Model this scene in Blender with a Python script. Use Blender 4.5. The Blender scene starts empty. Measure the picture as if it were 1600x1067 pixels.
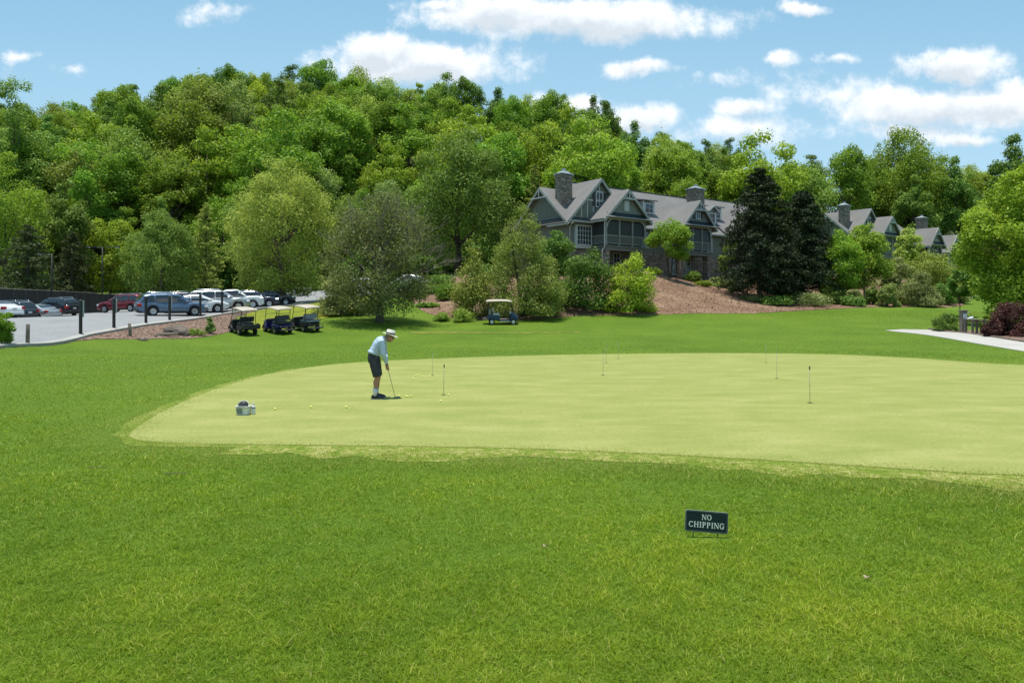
import bpy, math, random
import numpy as np
from mathutils import Vector, Matrix
R = math.radians
sc = bpy.context.scene
col = sc.collection
F, HZ, CH = 1067.0, 475.0, 2.2          # focal length and horizon in photo pixels, camera height in metres
rnd = random.Random(7)

def X_(px, Y): return (px - 800) / F * Y
def Z_(py, Y): return CH - (py - HZ) / F * Y
def YG(py, z=0.0): return (CH - z) * F / (py - HZ)

# ------------------------------------------------------------------ objects
def props(o, label=None, cat=None, group=None, kind=None):
    if label: o['label'] = label
    if cat: o['category'] = cat
    if group: o['group'] = group
    if kind: o['kind'] = kind
    return o
def thing(name, label, cat, loc=(0, 0, 0), rz=0.0, group=None):
    o = bpy.data.objects.new(name, None); col.objects.link(o)
    o.empty_display_size = 0.2
    o.location = loc; o.rotation_euler = (0, 0, rz)
    return props(o, label, cat, group)
def kids(o): return list(o.children)
def copy_tree(o, loc=None, rz=None, label=None, group=None, scale=None, parent=None, mats=None):
    c = o.copy(); col.objects.link(c)
    if parent is not None: c.parent = parent
    if loc is not None: c.location = loc
    if rz is not None: c.rotation_euler = (0, 0, rz)
    if scale is not None: c.scale = scale
    if label: c['label'] = label
    if group: c['group'] = group
    for ch in kids(o):
        k = copy_tree(ch, parent=c, mats=mats)
    return c

class MB:
    def __init__(s): s.v = []; s.f = []; s.m = []; s.s = []
    def add(s, vs, fs, mi=0, smooth=False, M=None):
        b = len(s.v)
        if M is not None: vs = [tuple(M @ Vector(p)) for p in vs]
        s.v.extend([tuple(p) for p in vs])
        for f in fs:
            s.f.append(tuple(b + i for i in f)); s.m.append(mi); s.s.append(smooth)
        return s
    def bx(s, x0, x1, y0, y1, z0, z1, mi=0, M=None):
        vs = [(x0, y0, z0), (x1, y0, z0), (x1, y1, z0), (x0, y1, z0), (x0, y0, z1), (x1, y0, z1), (x1, y1, z1), (x0, y1, z1)]
        return s.add(vs, [(0, 3, 2, 1), (4, 5, 6, 7), (0, 1, 5, 4), (1, 2, 6, 5), (2, 3, 7, 6), (3, 0, 4, 7)], mi, False, M)
    def bar(s, p, q, w, h, mi=0, up=(0, 0, 1)):
        p, q = Vector(p), Vector(q); d = (q - p).normalized(); u = Vector(up)
        sd = d.cross(u)
        if sd.length < 1e-4: sd = d.cross(Vector((1, 0, 0)))
        sd.normalize(); u = sd.cross(d)
        vs = []
        for c in (p, q):
            for a, b in ((-1, -1), (1, -1), (1, 1), (-1, 1)):
                vs.append(c + sd * (a * w / 2) + u * (b * h / 2))
        return s.add(vs, [(3, 2, 1, 0), (4, 5, 6, 7), (0, 1, 5, 4), (1, 2, 6, 5), (2, 3, 7, 6), (3, 0, 4, 7)], mi)
    def tube(s, pts, rad, n=8, mi=0, smooth=True, caps=True):
        pts = [Vector(p) for p in pts]
        if not hasattr(rad, '__len__'): rad = [rad] * len(pts)
        vs = []; ref = None
        for i, p in enumerate(pts):
            d = (pts[min(i + 1, len(pts) - 1)] - pts[max(i - 1, 0)])
            d = d.normalized() if d.length > 1e-9 else Vector((0, 0, 1))
            if ref is None:
                ref = Vector((1, 0, 0)) if abs(d.x) < .9 else Vector((0, 1, 0))
            a = (ref - d * ref.dot(d)).normalized(); b = d.cross(a); ref = a
            for k in range(n):
                t = 2 * math.pi * k / n
                vs.append(p + (a * math.cos(t) + b * math.sin(t)) * rad[i])
        fs = []
        for i in range(len(pts) - 1):
            for k in range(n):
                k2 = (k + 1) % n
                fs.append((i * n + k, i * n + k2, (i + 1) * n + k2, (i + 1) * n + k))
        if caps:
            fs.append(tuple(range(n - 1, -1, -1))); fs.append(tuple((len(pts) - 1) * n + k for k in range(n)))
        return s.add(vs, fs, mi, smooth)
    def rings(s, rings, mi=0, smooth=True, caps=True):
        n = len(rings[0]); vs = [p for r in rings for p in r]; fs = []
        for i in range(len(rings) - 1):
            for k in range(n):
                k2 = (k + 1) % n
                fs.append((i * n + k, i * n + k2, (i + 1) * n + k2, (i + 1) * n + k))
        if caps:
            fs.append(tuple(range(n - 1, -1, -1))); fs.append(tuple((len(rings) - 1) * n + k for k in range(n)))
        return s.add(vs, fs, mi, smooth)
    def lathe(s, prof, n=16, c=(0, 0, 0), mi=0, smooth=True, M=None, caps=True):
        rs = []
        for r, z in prof:
            rs.append([Vector((c[0] + r * math.cos(2 * math.pi * k / n), c[1] + r * math.sin(2 * math.pi * k / n), c[2] + z)) for k in range(n)])
        if M is not None: rs = [[M @ p for p in r] for r in rs]
        return s.rings(rs, mi, smooth, caps)
    def pxz(s, poly, y0, y1, mi=0):           # polygon in x-z extruded along y
        n = len(poly); vs = [(x, y0, z) for x, z in poly] + [(x, y1, z) for x, z in poly]
        fs = [tuple(range(n)), tuple(range(2 * n - 1, n - 1, -1))]
        for k in range(n):
            k2 = (k + 1) % n; fs.append((k2, k, n + k, n + k2))
        return s.add(vs, fs, mi)
    def pyz(s, poly, x0, x1, mi=0):
        n = len(poly); vs = [(x0, y, z) for y, z in poly] + [(x1, y, z) for y, z in poly]
        fs = [tuple(range(n - 1, -1, -1)), tuple(range(n, 2 * n))]
        for k in range(n):
            k2 = (k + 1) % n; fs.append((k, k2, n + k2, n + k))
        return s.add(vs, fs, mi)
    def slab(s, a, b, c, d, t, mi=0):          # quad with thickness below it
        a, b, c, d = map(Vector, (a, b, c, d)); nn = (b - a).cross(d - a).normalized() * t
        if nn.z < 0: nn = -nn
        lo = [p - nn for p in (a, b, c, d)]
        return s.add([a, b, c, d] + lo, [(0, 1, 2, 3), (7, 6, 5, 4), (0, 4, 5, 1), (1, 5, 6, 2), (2, 6, 7, 3), (3, 7, 4, 0)], mi)
    def build(s, name, mats, parent=None, bevel=0, loc=None, seg=1, subsurf=0, recalc=True):
        me = bpy.data.meshes.new(name); me.from_pydata(s.v, [], s.f)
        if not isinstance(mats, (list, tuple)): mats = [mats]
        for m in mats: me.materials.append(m)
        me.polygons.foreach_set('material_index', s.m); me.polygons.foreach_set('use_smooth', s.s)
        if recalc:
            import bmesh
            bm = bmesh.new(); bm.from_mesh(me); bmesh.ops.recalc_face_normals(bm, faces=bm.faces); bm.to_mesh(me); bm.free()
        me.update()
        o = bpy.data.objects.new(name, me); col.objects.link(o)
        if parent: o.parent = parent
        if loc: o.location = loc
        if bevel:
            b = o.modifiers.new('bevel', 'BEVEL'); b.width = bevel; b.segments = seg; b.limit_method = 'ANGLE'; b.angle_limit = R(35)
        if subsurf:
            b = o.modifiers.new('sub', 'SUBSURF'); b.levels = subsurf; b.render_levels = subsurf
        return o

def mesh_np(name, V, Fc, mats, parent=None, smooth=False, attr=None):
    """V (N,3) floats, Fc (M,k) ints"""
    me = bpy.data.meshes.new(name)
    V = np.ascontiguousarray(V, np.float32); Fc = np.ascontiguousarray(Fc, np.int32)
    m, k = Fc.shape
    me.vertices.add(len(V)); me.vertices.foreach_set('co', V.ravel())
    me.loops.add(m * k); me.loops.foreach_set('vertex_index', Fc.ravel())
    me.polygons.add(m); me.polygons.foreach_set('loop_start', np.arange(0, m * k, k, dtype=np.int32))
    try: me.polygons.foreach_set('loop_total', np.full(m, k, np.int32))
    except Exception: pass
    me.update(calc_edges=True)
    if smooth: me.polygons.foreach_set('use_smooth', np.ones(m, bool))
    if not isinstance(mats, (list, tuple)): mats = [mats]
    for x in mats: me.materials.append(x)
    if attr:
        for nm, arr in attr.items():
            a = me.attributes.new(nm, 'FLOAT', 'POINT'); a.data.foreach_set('value', np.ascontiguousarray(arr, np.float32))
    o = bpy.data.objects.new(name, me); col.objects.link(o)
    if parent: o.parent = parent
    return o

# ------------------------------------------------------------------ materials
def newmat(name):
    m = bpy.data.materials.new(name); m.use_nodes = True
    nt = m.node_tree; b = nt.nodes['Principled BSDF']
    return m, nt, b
def N(nt, typ, **kw):
    n = nt.nodes.new(typ)
    for k, v in kw.items():
        if k in ('operation', 'blend_type', 'data_type', 'feature', 'wave_type', 'bands_direction', 'interpolation_type', 'clamp', 'distance', 'attribute_name', 'noise_dimensions', 'offset', 'squash'):
            setattr(n, k, v)
        else:
            n.inputs[k.replace('_', ' ')].default_value = v
    return n
def L(nt, a, b): nt.links.new(a, b)
def math_(nt, op, a, b=None, c=None, clamp=False):
    n = nt.nodes.new('ShaderNodeMath'); n.operation = op; n.use_clamp = clamp
    for i, x in enumerate((a, b, c)):
        if x is None: continue
        if isinstance(x, (int, float)): n.inputs[i].default_value = x
        else: L(nt, x, n.inputs[i])
    return n.outputs[0]
def mixc(nt, fac, a, b, blend='MIX'):
    n = nt.nodes.new('ShaderNodeMix'); n.data_type = 'RGBA'; n.blend_type = blend
    for i, x in ((0, fac), (6, a), (7, b)):
        if isinstance(x, (int, float)): n.inputs[i].default_value = x
        elif isinstance(x, (tuple, list)): n.inputs[i].default_value = (*x[:3], 1)
        else: L(nt, x, n.inputs[i])
    return n.outputs[2]
def ramp(nt, fac, stops):
    n = nt.nodes.new('ShaderNodeValToRGB'); e = n.color_ramp.elements
    while len(e) < len(stops): e.new(.5)
    for i, (p, c) in enumerate(stops):
        e[i].position = p
        e[i].color = (*c[:3], 1) if isinstance(c, (tuple, list)) else (c, c, c, 1)
    L(nt, fac, n.inputs[0]); return n.outputs[0]
def coords(nt, kind='Object', scale=None):
    t = nt.nodes.new('ShaderNodeTexCoord').outputs[kind]
    if scale:
        mp = nt.nodes.new('ShaderNodeMapping'); mp.inputs['Scale'].default_value = scale; L(nt, t, mp.inputs[0]); t = mp.outputs[0]
    return t
def noise(nt, vec, scale, detail=3, rough=.55, out=0):
    n = nt.nodes.new('ShaderNodeTexNoise'); n.inputs['Scale'].default_value = scale
    n.inputs['Detail'].default_value = detail; n.inputs['Roughness'].default_value = rough
    if vec is not None: L(nt, vec, n.inputs['Vector'])
    return n.outputs[out]
def bump(nt, b, h, strength, dist=.02):
    n = nt.nodes.new('ShaderNodeBump'); n.inputs['Strength'].default_value = strength; n.inputs['Distance'].default_value = dist
    L(nt, h, n.inputs['Height']); L(nt, n.outputs[0], b.inputs['Normal'])
def M(name, c, c2=None, scale=6.0, rough=.6, metal=0, bmp=0, bscale=None, spec=.4, coat=0, detail=4):
    m, nt, b = newmat(name)
    b.inputs['Roughness'].default_value = rough; b.inputs['Metallic'].default_value = metal
    b.inputs['Specular IOR Level'].default_value = spec; b.inputs['Coat Weight'].default_value = coat; b.inputs['Coat Roughness'].default_value = .05
    co = coords(nt)
    nz = noise(nt, co, scale, detail)
    c2 = c2 or tuple(x * .82 for x in c)
    L(nt, ramp(nt, nz, [(.3, c2), (.7, c)]), b.inputs['Base Color'])
    if bmp:
        bump(nt, b, noise(nt, co, bscale or scale * 6, 4), bmp)
    return m
def leafmat(name, c1, c2, c3, trans=.35, rough=.55, osc=.25, hue=.02):
    """leaf colours differ leaf by leaf (random per island), clump by clump and tree by tree"""
    m, nt, b = newmat(name)
    g = nt.nodes.new('ShaderNodeNewGeometry'); oi = nt.nodes.new('ShaderNodeObjectInfo')
    base = ramp(nt, g.outputs['Random Per Island'], [(0, c1), (.5, c2), (1, c3)])
    nz = noise(nt, coords(nt), .35, 2)
    hs = nt.nodes.new('ShaderNodeHueSaturation')
    L(nt, base, hs.inputs['Color'])
    v = math_(nt, 'ADD', math_(nt, 'MULTIPLY', math_(nt, 'SUBTRACT', oi.outputs['Random'], .5), osc * 2), 1.0)
    v2 = math_(nt, 'MULTIPLY', v, math_(nt, 'ADD', math_(nt, 'MULTIPLY', nz, .5), .75))
    L(nt, v2, hs.inputs['Value'])
    r2 = math_(nt, 'FRACT', math_(nt, 'MULTIPLY', oi.outputs['Random'], 17.3))
    L(nt, math_(nt, 'ADD', math_(nt, 'MULTIPLY', math_(nt, 'SUBTRACT', r2, .5), hue * 2), .5), hs.inputs['Hue'])
    L(nt, hs.outputs[0], b.inputs['Base Color'])
    b.inputs['Roughness'].default_value = rough; b.inputs['Specular IOR Level'].default_value = .16
    tr = nt.nodes.new('ShaderNodeBsdfTranslucent')
    ty = mixc(nt, 1.0, hs.outputs[0], (1.12, 1.1, .72), 'MULTIPLY')
    L(nt, ty, tr.inputs[0])
    mx = nt.nodes.new('ShaderNodeMixShader'); mx.inputs[0].default_value = trans
    L(nt, b.outputs[0], mx.inputs[1]); L(nt, tr.outputs[0], mx.inputs[2])
    L(nt, mx.outputs[0], nt.nodes['Material Output'].inputs['Surface'])
    return m
# ------------------------------------------------------------------ terrain height (thin plate spline through surveyed points)
PTS = []
def gp(px, py, Y): PTS.append((X_(px, Y), Y, Z_(py, Y)))
def gz(x, y, z): PTS.append((x, y, z))
for x in (-42, -14, 0, 14, 42):
    for y in (-25, 4, 13, 21): gz(x, y, 0.0)
for x in (-20, -8, 4, 16, 28): gz(x, 29, 0.0)
for p in [(0, 540, 32), (60, 540, 34), (130, 538, 36), (210, 533, 38.6), (300, 530, 41.5), (360, 522, 46), (430, 521, 46), (500, 517, 47.5),
          (593, 503, 52), (680, 507, 53), (783, 506, 53), (880, 498, 57), (1000, 495, 59), (1100, 491, 60), (1190, 490, 62), (1330, 488, 64), (1470, 487, 64),
          (126, 520, 36.9), (178, 515, 40), (228, 507, 43.4), (265, 503, 46.5), (313, 497, 50.5), (347, 492, 53.5), (0, 535, 31),
          (400, 484, 60), (30, 503, 58), (73, 500, 62), (93, 496, 64), (190, 488, 67), (165, 486, 98), (0, 497, 64), (412, 481, 70), (455, 461, 96), (640, 450, 90),
          (1188, 470, 72), (1250, 468, 74), (1385, 474, 72), (1540, 470, 80), (1600, 468, 84), (1450, 517, 50), (1525, 520, 44), (1600, 549, 31.3),
          (1010, 424, 74), (950, 452, 68), (1115, 433, 88), (900, 432, 74), (1060, 468, 66), (1060, 440, 78), (700, 432, 88), (760, 420, 92)]: gp(*p)
for p in [(-90, 60, 1.2), (-90, 100, 1.6), (-60, 104, 2.2), (-40, 108, 4.0), (-20, 108, 6.0), (60, 112, 6.0), (80, 122, 6.6), (30, 100, 6.0), (110, 110, 6.5), (90, 70, 1.6), (120, 40, .6), (-120, 30, .6),
          (-10, 104, 6.5), (8, 96, 6.5), (-75, 30, .3), (55, 90, 5.6), (75, 104, 5.8), (70, 70, 1.5),
          # wooded hill
          (-130, 135, 15), (-95, 140, 16), (-60, 140, 21), (-25, 142, 21), (10, 142, 18), (50, 150, 16), (100, 160, 15), (160, 170, 15),
          (-170, 178, 29), (-120, 175, 34), (-85, 175, 40), (-55, 178, 43), (-20, 182, 42), (10, 185, 38), (35, 192, 35), (65, 205, 31), (110, 225, 30), (170, 240, 31), (230, 230, 28),
          (-200, 260, 38), (-60, 260, 44), (80, 290, 30), (220, 300, 28), (-220, 120, 10), (250, 120, 8), (-250, -60, 0), (250, -60, 0), (0, -60, 0), (0, 420, 40), (-260, 420, 35), (260, 420, 25)]: gz(*p)
_P = np.array(PTS, float)
_SC = 40.0
def _phi(r2): return np.where(r2 > 1e-12, r2 * np.log(np.maximum(r2, 1e-12)), 0) * .5
def _solve():
    n = len(_P); xy = _P[:, :2] / _SC
    d2 = ((xy[:, None] - xy[None]) ** 2).sum(-1)
    A = np.zeros((n + 3, n + 3)); A[:n, :n] = _phi(d2) + np.eye(n) * .004
    A[:n, n] = 1; A[:n, n + 1:n + 3] = xy; A[n, :n] = 1; A[n + 1:n + 3, :n] = xy.T
    return np.linalg.solve(A, np.concatenate([_P[:, 2], np.zeros(3)]))
_W = _solve()
def HN(x, y):
    x = np.asarray(x, float); y = np.asarray(y, float); sh = x.shape
    q = np.stack([x.ravel(), y.ravel()], -1) / _SC; out = np.zeros(len(q)); xy = _P[:, :2] / _SC; n = len(_P)
    for i in range(0, len(q), 20000):
        c = q[i:i + 20000]
        d2 = ((c[:, None] - xy[None]) ** 2).sum(-1)
        out[i:i + 20000] = _phi(d2) @ _W[:n] + _W[n] + c @ _W[n + 1:]
    out = out.reshape(sh)
    # the near lawn and the putting green are level
    w = np.clip((y - 26.0) / 8.0, 0, 1); w = w * w * (3 - 2 * w)
    und = .05 * np.sin(x * .31 + 1.3) * np.sin(y * .27) * np.clip((y - 8) / 20, 0, 1) * 0
    return out * w + und
def H(x, y): return float(HN(np.array([x]), np.array([y]))[0])
def at(px, Y, dz=0.0):
    x = X_(px, Y); return (x, Y, H(x, Y) + dz)

# ------------------------------------------------------------------ camera
cam = bpy.data.cameras.new('camera'); co_ = bpy.data.objects.new('camera', cam); col.objects.link(co_)
co_.location = (0, 0, CH); co_.rotation_euler = (R(90), 0, 0)
cam.sensor_width = 36; cam.lens = 36 * F / 1600; cam.shift_y = -(533.5 - HZ) / 1600
cam.clip_start = .1; cam.clip_end = 3000
sc.camera = co_

# ------------------------------------------------------------------ sun, sky and clouds
sun_dir = Vector((-.14, .05, 1.85)).normalized()      # towards the sun
sl = bpy.data.lights.new('sun', 'SUN'); sl.energy = 4.6; sl.angle = R(.55); sl.color = (1, .955, .88)
so = bpy.data.objects.new('sun', sl); col.objects.link(so)
so.rotation_euler = (-sun_dir).to_track_quat('-Z', 'Y').to_euler()
w = bpy.data.worlds.new('World'); sc.world = w; w.use_nodes = True
nt = w.node_tree; bg = nt.nodes['Background']
sky = nt.nodes.new('ShaderNodeTexSky'); sky.sky_type = 'NISHITA'; sky.sun_disc = False
sky.sun_elevation = math.asin(sun_dir.z); sky.sun_rotation = math.atan2(sun_dir.x, sun_dir.y)
sky.air_density = 1.0; sky.dust_density = 1.2; sky.ozone_density = 1.6; sky.altitude = 300
tc = nt.nodes.new('ShaderNodeTexCoord')
sep = nt.nodes.new('ShaderNodeSeparateXYZ'); L(nt, tc.outputs['Generated'], sep.inputs[0])
ya = math_(nt, 'MAXIMUM', math_(nt, 'ABSOLUTE', sep.outputs[1]), .05)
u = math_(nt, 'DIVIDE', sep.outputs[0], ya); v = math_(nt, 'DIVIDE', sep.outputs[2], ya)
cmb = nt.nodes.new('ShaderNodeCombineXYZ'); L(nt, u, cmb.inputs[0]); L(nt, v, cmb.inputs[1])
uv = cmb.outputs[0]
n1 = nt.nodes.new('ShaderNodeTexNoise'); n1.inputs['Scale'].default_value = 9; n1.inputs['Detail'].default_value = 7; n1.inputs['Roughness'].default_value = .62; L(nt, uv, n1.inputs['Vector'])
nA = n1.outputs[0]
warp = nt.nodes.new('ShaderNodeVectorMath'); warp.operation = 'MULTIPLY_ADD'
L(nt, n1.outputs[1], warp.inputs[0]); warp.inputs[1].default_value = (.10, .05, 0); L(nt, uv, warp.inputs[2])
off = nt.nodes.new('ShaderNodeVectorMath'); off.operation = 'SUBTRACT'; L(nt, warp.outputs[0], off.inputs[0]); off.inputs[1].default_value = (.05, .025, 0)
uw = off.outputs[0]
CL = [(925, 30, 300, 44, 1), (770, 22, 150, 34, .95), (650, 97, 215, 42, 1), (600, 78, 95, 34, 1), (1487, 104, 118, 38, 1), (1450, 168, 250, 40, .85), (1560, 160, 170, 40, .9),
      (1005, 105, 70, 17, .62), (1165, 172, 75, 26, .7), (1260, 16, 40, 16, .75), (1230, 92, 32, 14, .6), (1310, 94, 46, 12, .55), (32, 88, 34, 12, .42), (108, 105, 40, 16, .42),
      (885, 165, 90, 28, .8), (1000, 182, 85, 30, .85), (345, 14, 60, 22, .42), (1515, 214, 60, 14, .8), (1150, 205, 160, 34, .60), (1300, 150, 160, 40, .50), (1400, 200, 200, 26, .5), (1120, 120, 90, 22, .36), (700, 5, 90, 16, .6),
      (-250, 120, 260, 60, 1), (1900, 90, 240, 60, 1), (300, -160, 330, 80, 1), (1250, -220, 360, 90, 1), (750, -420, 400, 120, 1), (-500, -200, 420, 110, 1), (2300, -250, 420, 110, 1)]
acc = None; accs = None
for (cx, cy, a, b, k) in CL:
    ma = nt.nodes.new('ShaderNodeVectorMath'); ma.operation = 'MULTIPLY_ADD'
    sx, sy = F / a, F / b
    L(nt, uw, ma.inputs[0]); ma.inputs[1].default_value = (sx, sy, 0)
    ma.inputs[2].default_value = (-(cx - 800) / F * sx, -(HZ - cy) / F * sy, 0)
    ln = nt.nodes.new('ShaderNodeVectorMath'); ln.operation = 'LENGTH'; L(nt, ma.outputs[0], ln.inputs[0])
    m1 = math_(nt, 'MULTIPLY_ADD', ln.outputs['Value'], -k, k)
    acc = m1 if acc is None else math_(nt, 'MAXIMUM', acc, m1)
    mb_ = nt.nodes.new('ShaderNodeVectorMath'); mb_.operation = 'ADD'; L(nt, ma.outputs[0], mb_.inputs[0]); mb_.inputs[1].default_value = (0, .55, 0)
    l2 = nt.nodes.new('ShaderNodeVectorMath'); l2.operation = 'LENGTH'; L(nt, mb_.outputs[0], l2.inputs[0])
    m2 = math_(nt, 'MULTIPLY_ADD', l2.outputs['Value'], -k, k)
    accs = m2 if accs is None else math_(nt, 'MAXIMUM', accs, m2)
nB = noise(nt, uv, 24, 8, .66)
dens = math_(nt, 'ADD', acc, math_(nt, 'MULTIPLY', math_(nt, 'SUBTRACT', math_(nt, 'ADD', math_(nt, 'MULTIPLY', nA, .55), math_(nt, 'MULTIPLY', nB, .45)), .5), 2.1))
ss = nt.nodes.new('ShaderNodeMapRange'); ss.interpolation_type = 'SMOOTHSTEP'; L(nt, dens, ss.inputs[0]); ss.inputs[1].default_value = .02; ss.inputs[2].default_value = .60
mask = ss.outputs[0]
# thin cirrus / pale air low over the horizon
lowv = nt.nodes.new('ShaderNodeMapRange'); L(nt, v, lowv.inputs[0]); lowv.inputs[1].default_value = .50; lowv.inputs[2].default_value = .12; lowv.inputs[3].default_value = 0; lowv.inputs[4].default_value = .55
skyc = mixc(nt, 1.0, sky.outputs[0], (1.02, 1.12, 1.06), 'MULTIPLY')
skyc = mixc(nt, .62, skyc, (3.2, 6.7, 9.4))
skyc = mixc(nt, lowv.outputs[0], skyc, (6.6, 9.0, 10.6))
cn = nt.nodes.new('ShaderNodeMapRange'); L(nt, math_(nt, 'SUBTRACT', math_(nt, 'MULTIPLY_ADD', nB, .9, .35), math_(nt, 'MULTIPLY', math_(nt, 'MAXIMUM', accs, 0), .85)), cn.inputs[0]); cn.inputs[1].default_value = .20; cn.inputs[2].default_value = .78
cloudc = ramp(nt, cn.outputs[0], [(0, (.62, .68, .73)), (.5, (.82, .86, .89)), (1, (1, 1, 1))])
cloudc = mixc(nt, 1.0, cloudc, (11.5, 11.6, 11.8), 'MULTIPLY')
fin = mixc(nt, mask, skyc, cloudc)
L(nt, fin, bg.inputs[0]); bg.inputs[1].default_value = .075
sc.view_settings.view_transform = 'Standard'; sc.view_settings.look = 'None'; sc.view_settings.gamma = 1
sc.view_settings.exposure = 0.45
try: sc.view_settings.use_curve_mapping = False
except Exception: pass
sc.cycles.max_bounces = 6; sc.cycles.diffuse_bounces = 3; sc.cycles.transmission_bounces = 4; sc.cycles.transparent_max_bounces = 8
sc.cycles.use_denoising = True; sc.cycles.sample_clamp_indirect = 6
sc.render.film_transparent = False

# ------------------------------------------------------------------ ground materials
def groundmat(name, stops, scale=.5, fine=30, rough=.9, bmp=.4, fineamt=.5, dist=.02, bsc=None):
    m, nt, b = newmat(name)
    co = coords(nt); a = noise(nt, co, scale, 4, .6); f = noise(nt, co, fine, 4, .7)
    k = math_(nt, 'ADD', math_(nt, 'MULTIPLY', a, 1 - fineamt), math_(nt, 'MULTIPLY', f, fineamt))
    L(nt, ramp(nt, k, stops), b.inputs['Base Color'])
    b.inputs['Roughness'].default_value = rough; b.inputs['Specular IOR Level'].default_value = .15
    if bmp: bump(nt, b, noise(nt, co, bsc or fine, 4, .7), bmp, dist)
    return m
m_lawn = groundmat('lawn_turf', [(.34, (.062, .118, .007)), (.5, (.090, .155, .011)), (.66, (.130, .192, .018))], .18, 9, .9, 1.0, .5, .10)
m_green, nt_, b_ = newmat('putting_turf')
co2 = coords(nt_); s1 = noise(nt_, coords(nt_, 'Object', (.55, 1.3, 1)), 1.0, 6, .68); s2 = noise(nt_, coords(nt_, 'Object', (14, 30, 20)), 1.0, 4, .7)
kk = math_(nt_, 'ADD', math_(nt_, 'MULTIPLY', s1, .5), math_(nt_, 'MULTIPLY', s2, .5))
L(nt_, ramp(nt_, kk, [(.37, (.168, .200, .046)), (.5, (.218, .236, .064)), (.62, (.285, .284, .100))]), b_.inputs['Base Color'])
b_.inputs['Roughness'].default_value = .85; b_.inputs['Specular IOR Level'].default_value = .15
bump(nt_, b_, s2, .25, .01)
m_collar = groundmat('dry_turf', [(.40, (.105, .160, .012)), (.5, (.150, .190, .028)), (.60, (.215, .235, .055))], 1.7, 16, .9, .7, .5, .03)
m_asphalt = groundmat('asphalt', [(.3, (.155, .16, .165)), (.5, (.215, .22, .225)), (.7, (.255, .26, .262))], .55, 9, .85, .2, .5, .01)
m_conc = groundmat('concrete', [(.3, (.26, .25, .228)), (.7, (.35, .338, .31))], .7, 20, .85, .2, .4, .01)
m_path = groundmat('path_concrete', [(.3, (.315, .30, .275)), (.7, (.40, .38, .35))], .5, 20, .85, .2, .35, .01)
m_mulch = groundmat('mulch', [(.33, (.085, .052, .038)), (.5, (.19, .125, .095)), (.68, (.33, .235, .185))], .6, 7, .95, 1.0, .7, .08)
m_straw = groundmat('pine_straw', [(.36, (.095, .054, .032)), (.5, (.185, .114, .073)), (.62, (.285, .19, .128))], .35, 4, .95, 1.0, .6, .08)
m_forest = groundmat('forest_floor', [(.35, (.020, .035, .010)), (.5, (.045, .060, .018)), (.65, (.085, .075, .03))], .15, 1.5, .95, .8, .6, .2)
m_yellow = groundmat('sunlit_flower_turf', [(.36, (.09, .13, .012)), (.5, (.155, .18, .016)), (.64, (.25, .235, .024))], .5, 8, .9, .8, .5, .06)  # flower yellow and the sunlit brightness both sit in this colour
m_white = M('line_paint', (.72, .72, .70), (.6, .6, .58), 8, .6)

# ------------------------------------------------------------------ ground sheets
def axis(lo, hi, brk):
    out = []; p = lo
    while p < hi:
        out.append(p)
        for (a, b, st) in brk:
            if a <= p < b: p += st; break
        else: p += 20
    out.append(hi); return np.array(out)
gx = axis(-900, 900, [(-900, -280, 60), (-280, -80, 5), (-80, 80, 1.0), (80, 280, 5), (280, 900, 60)])
gy = axis(-300, 1500, [(-300, -20, 40), (-20, 120, 1.0), (120, 320, 5), (320, 1500, 80)])
GX, GY = np.meshgrid(gx, gy)
ex = np.clip(GX, -260, 260); ey = np.clip(GY, -60, 420)
GZ = HN(ex, ey)
nx, ny = len(gx), len(gy)
idx = np.arange(nx * ny).reshape(ny, nx)
quads = np.stack([idx[:-1, :-1], idx[:-1, 1:], idx[1:, 1:], idx[1:, :-1]], -1).reshape(-1, 4)
lawn = mesh_np('lawn', np.stack([GX, GY, GZ], -1).reshape(-1, 3), quads, m_lawn, smooth=True)
props(lawn, 'mown green lawn running down from the wooded hill to the camera', 'lawn', kind='structure')

def inpoly(x, y, poly):
    x = np.asarray(x); y = np.asarray(y); r = np.zeros(x.shape, bool); n = len(poly)
    for i in range(n):
        x1, y1 = poly[i]; x2, y2 = poly[(i + 1) % n]
        if y1 == y2: continue
        c = ((y1 > y) != (y2 > y)) & (x < (x2 - x1) * (y - y1) / (y2 - y1) + x1)
        r ^= c
    return r
def polydist(x, y, poly):
    d = np.full(np.shape(x), 1e9); n = len(poly)
    for i in range(n):
        ax, ay = poly[i]; bx, by = poly[(i + 1) % n]; dx, dy = bx - ax, by - ay; l2 = dx * dx + dy * dy + 1e-12
        t = np.clip(((x - ax) * dx + (y - ay) * dy) / l2, 0, 1)
        d = np.minimum(d, np.hypot(x - ax - t * dx, y - ay - t * dy))
    return d
def smoothpoly(poly, it=2):
    p = [tuple(q) for q in poly]
    for _ in range(it):
        o = []
        for i in range(len(p)):
            a, b = p[i], p[(i + 1) % len(p)]
            o.append((a[0] * .75 + b[0] * .25, a[1] * .75 + b[1] * .25)); o.append((a[0] * .25 + b[0] * .75, a[1] * .25 + b[1] * .75))
        p = o
    return p
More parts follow.
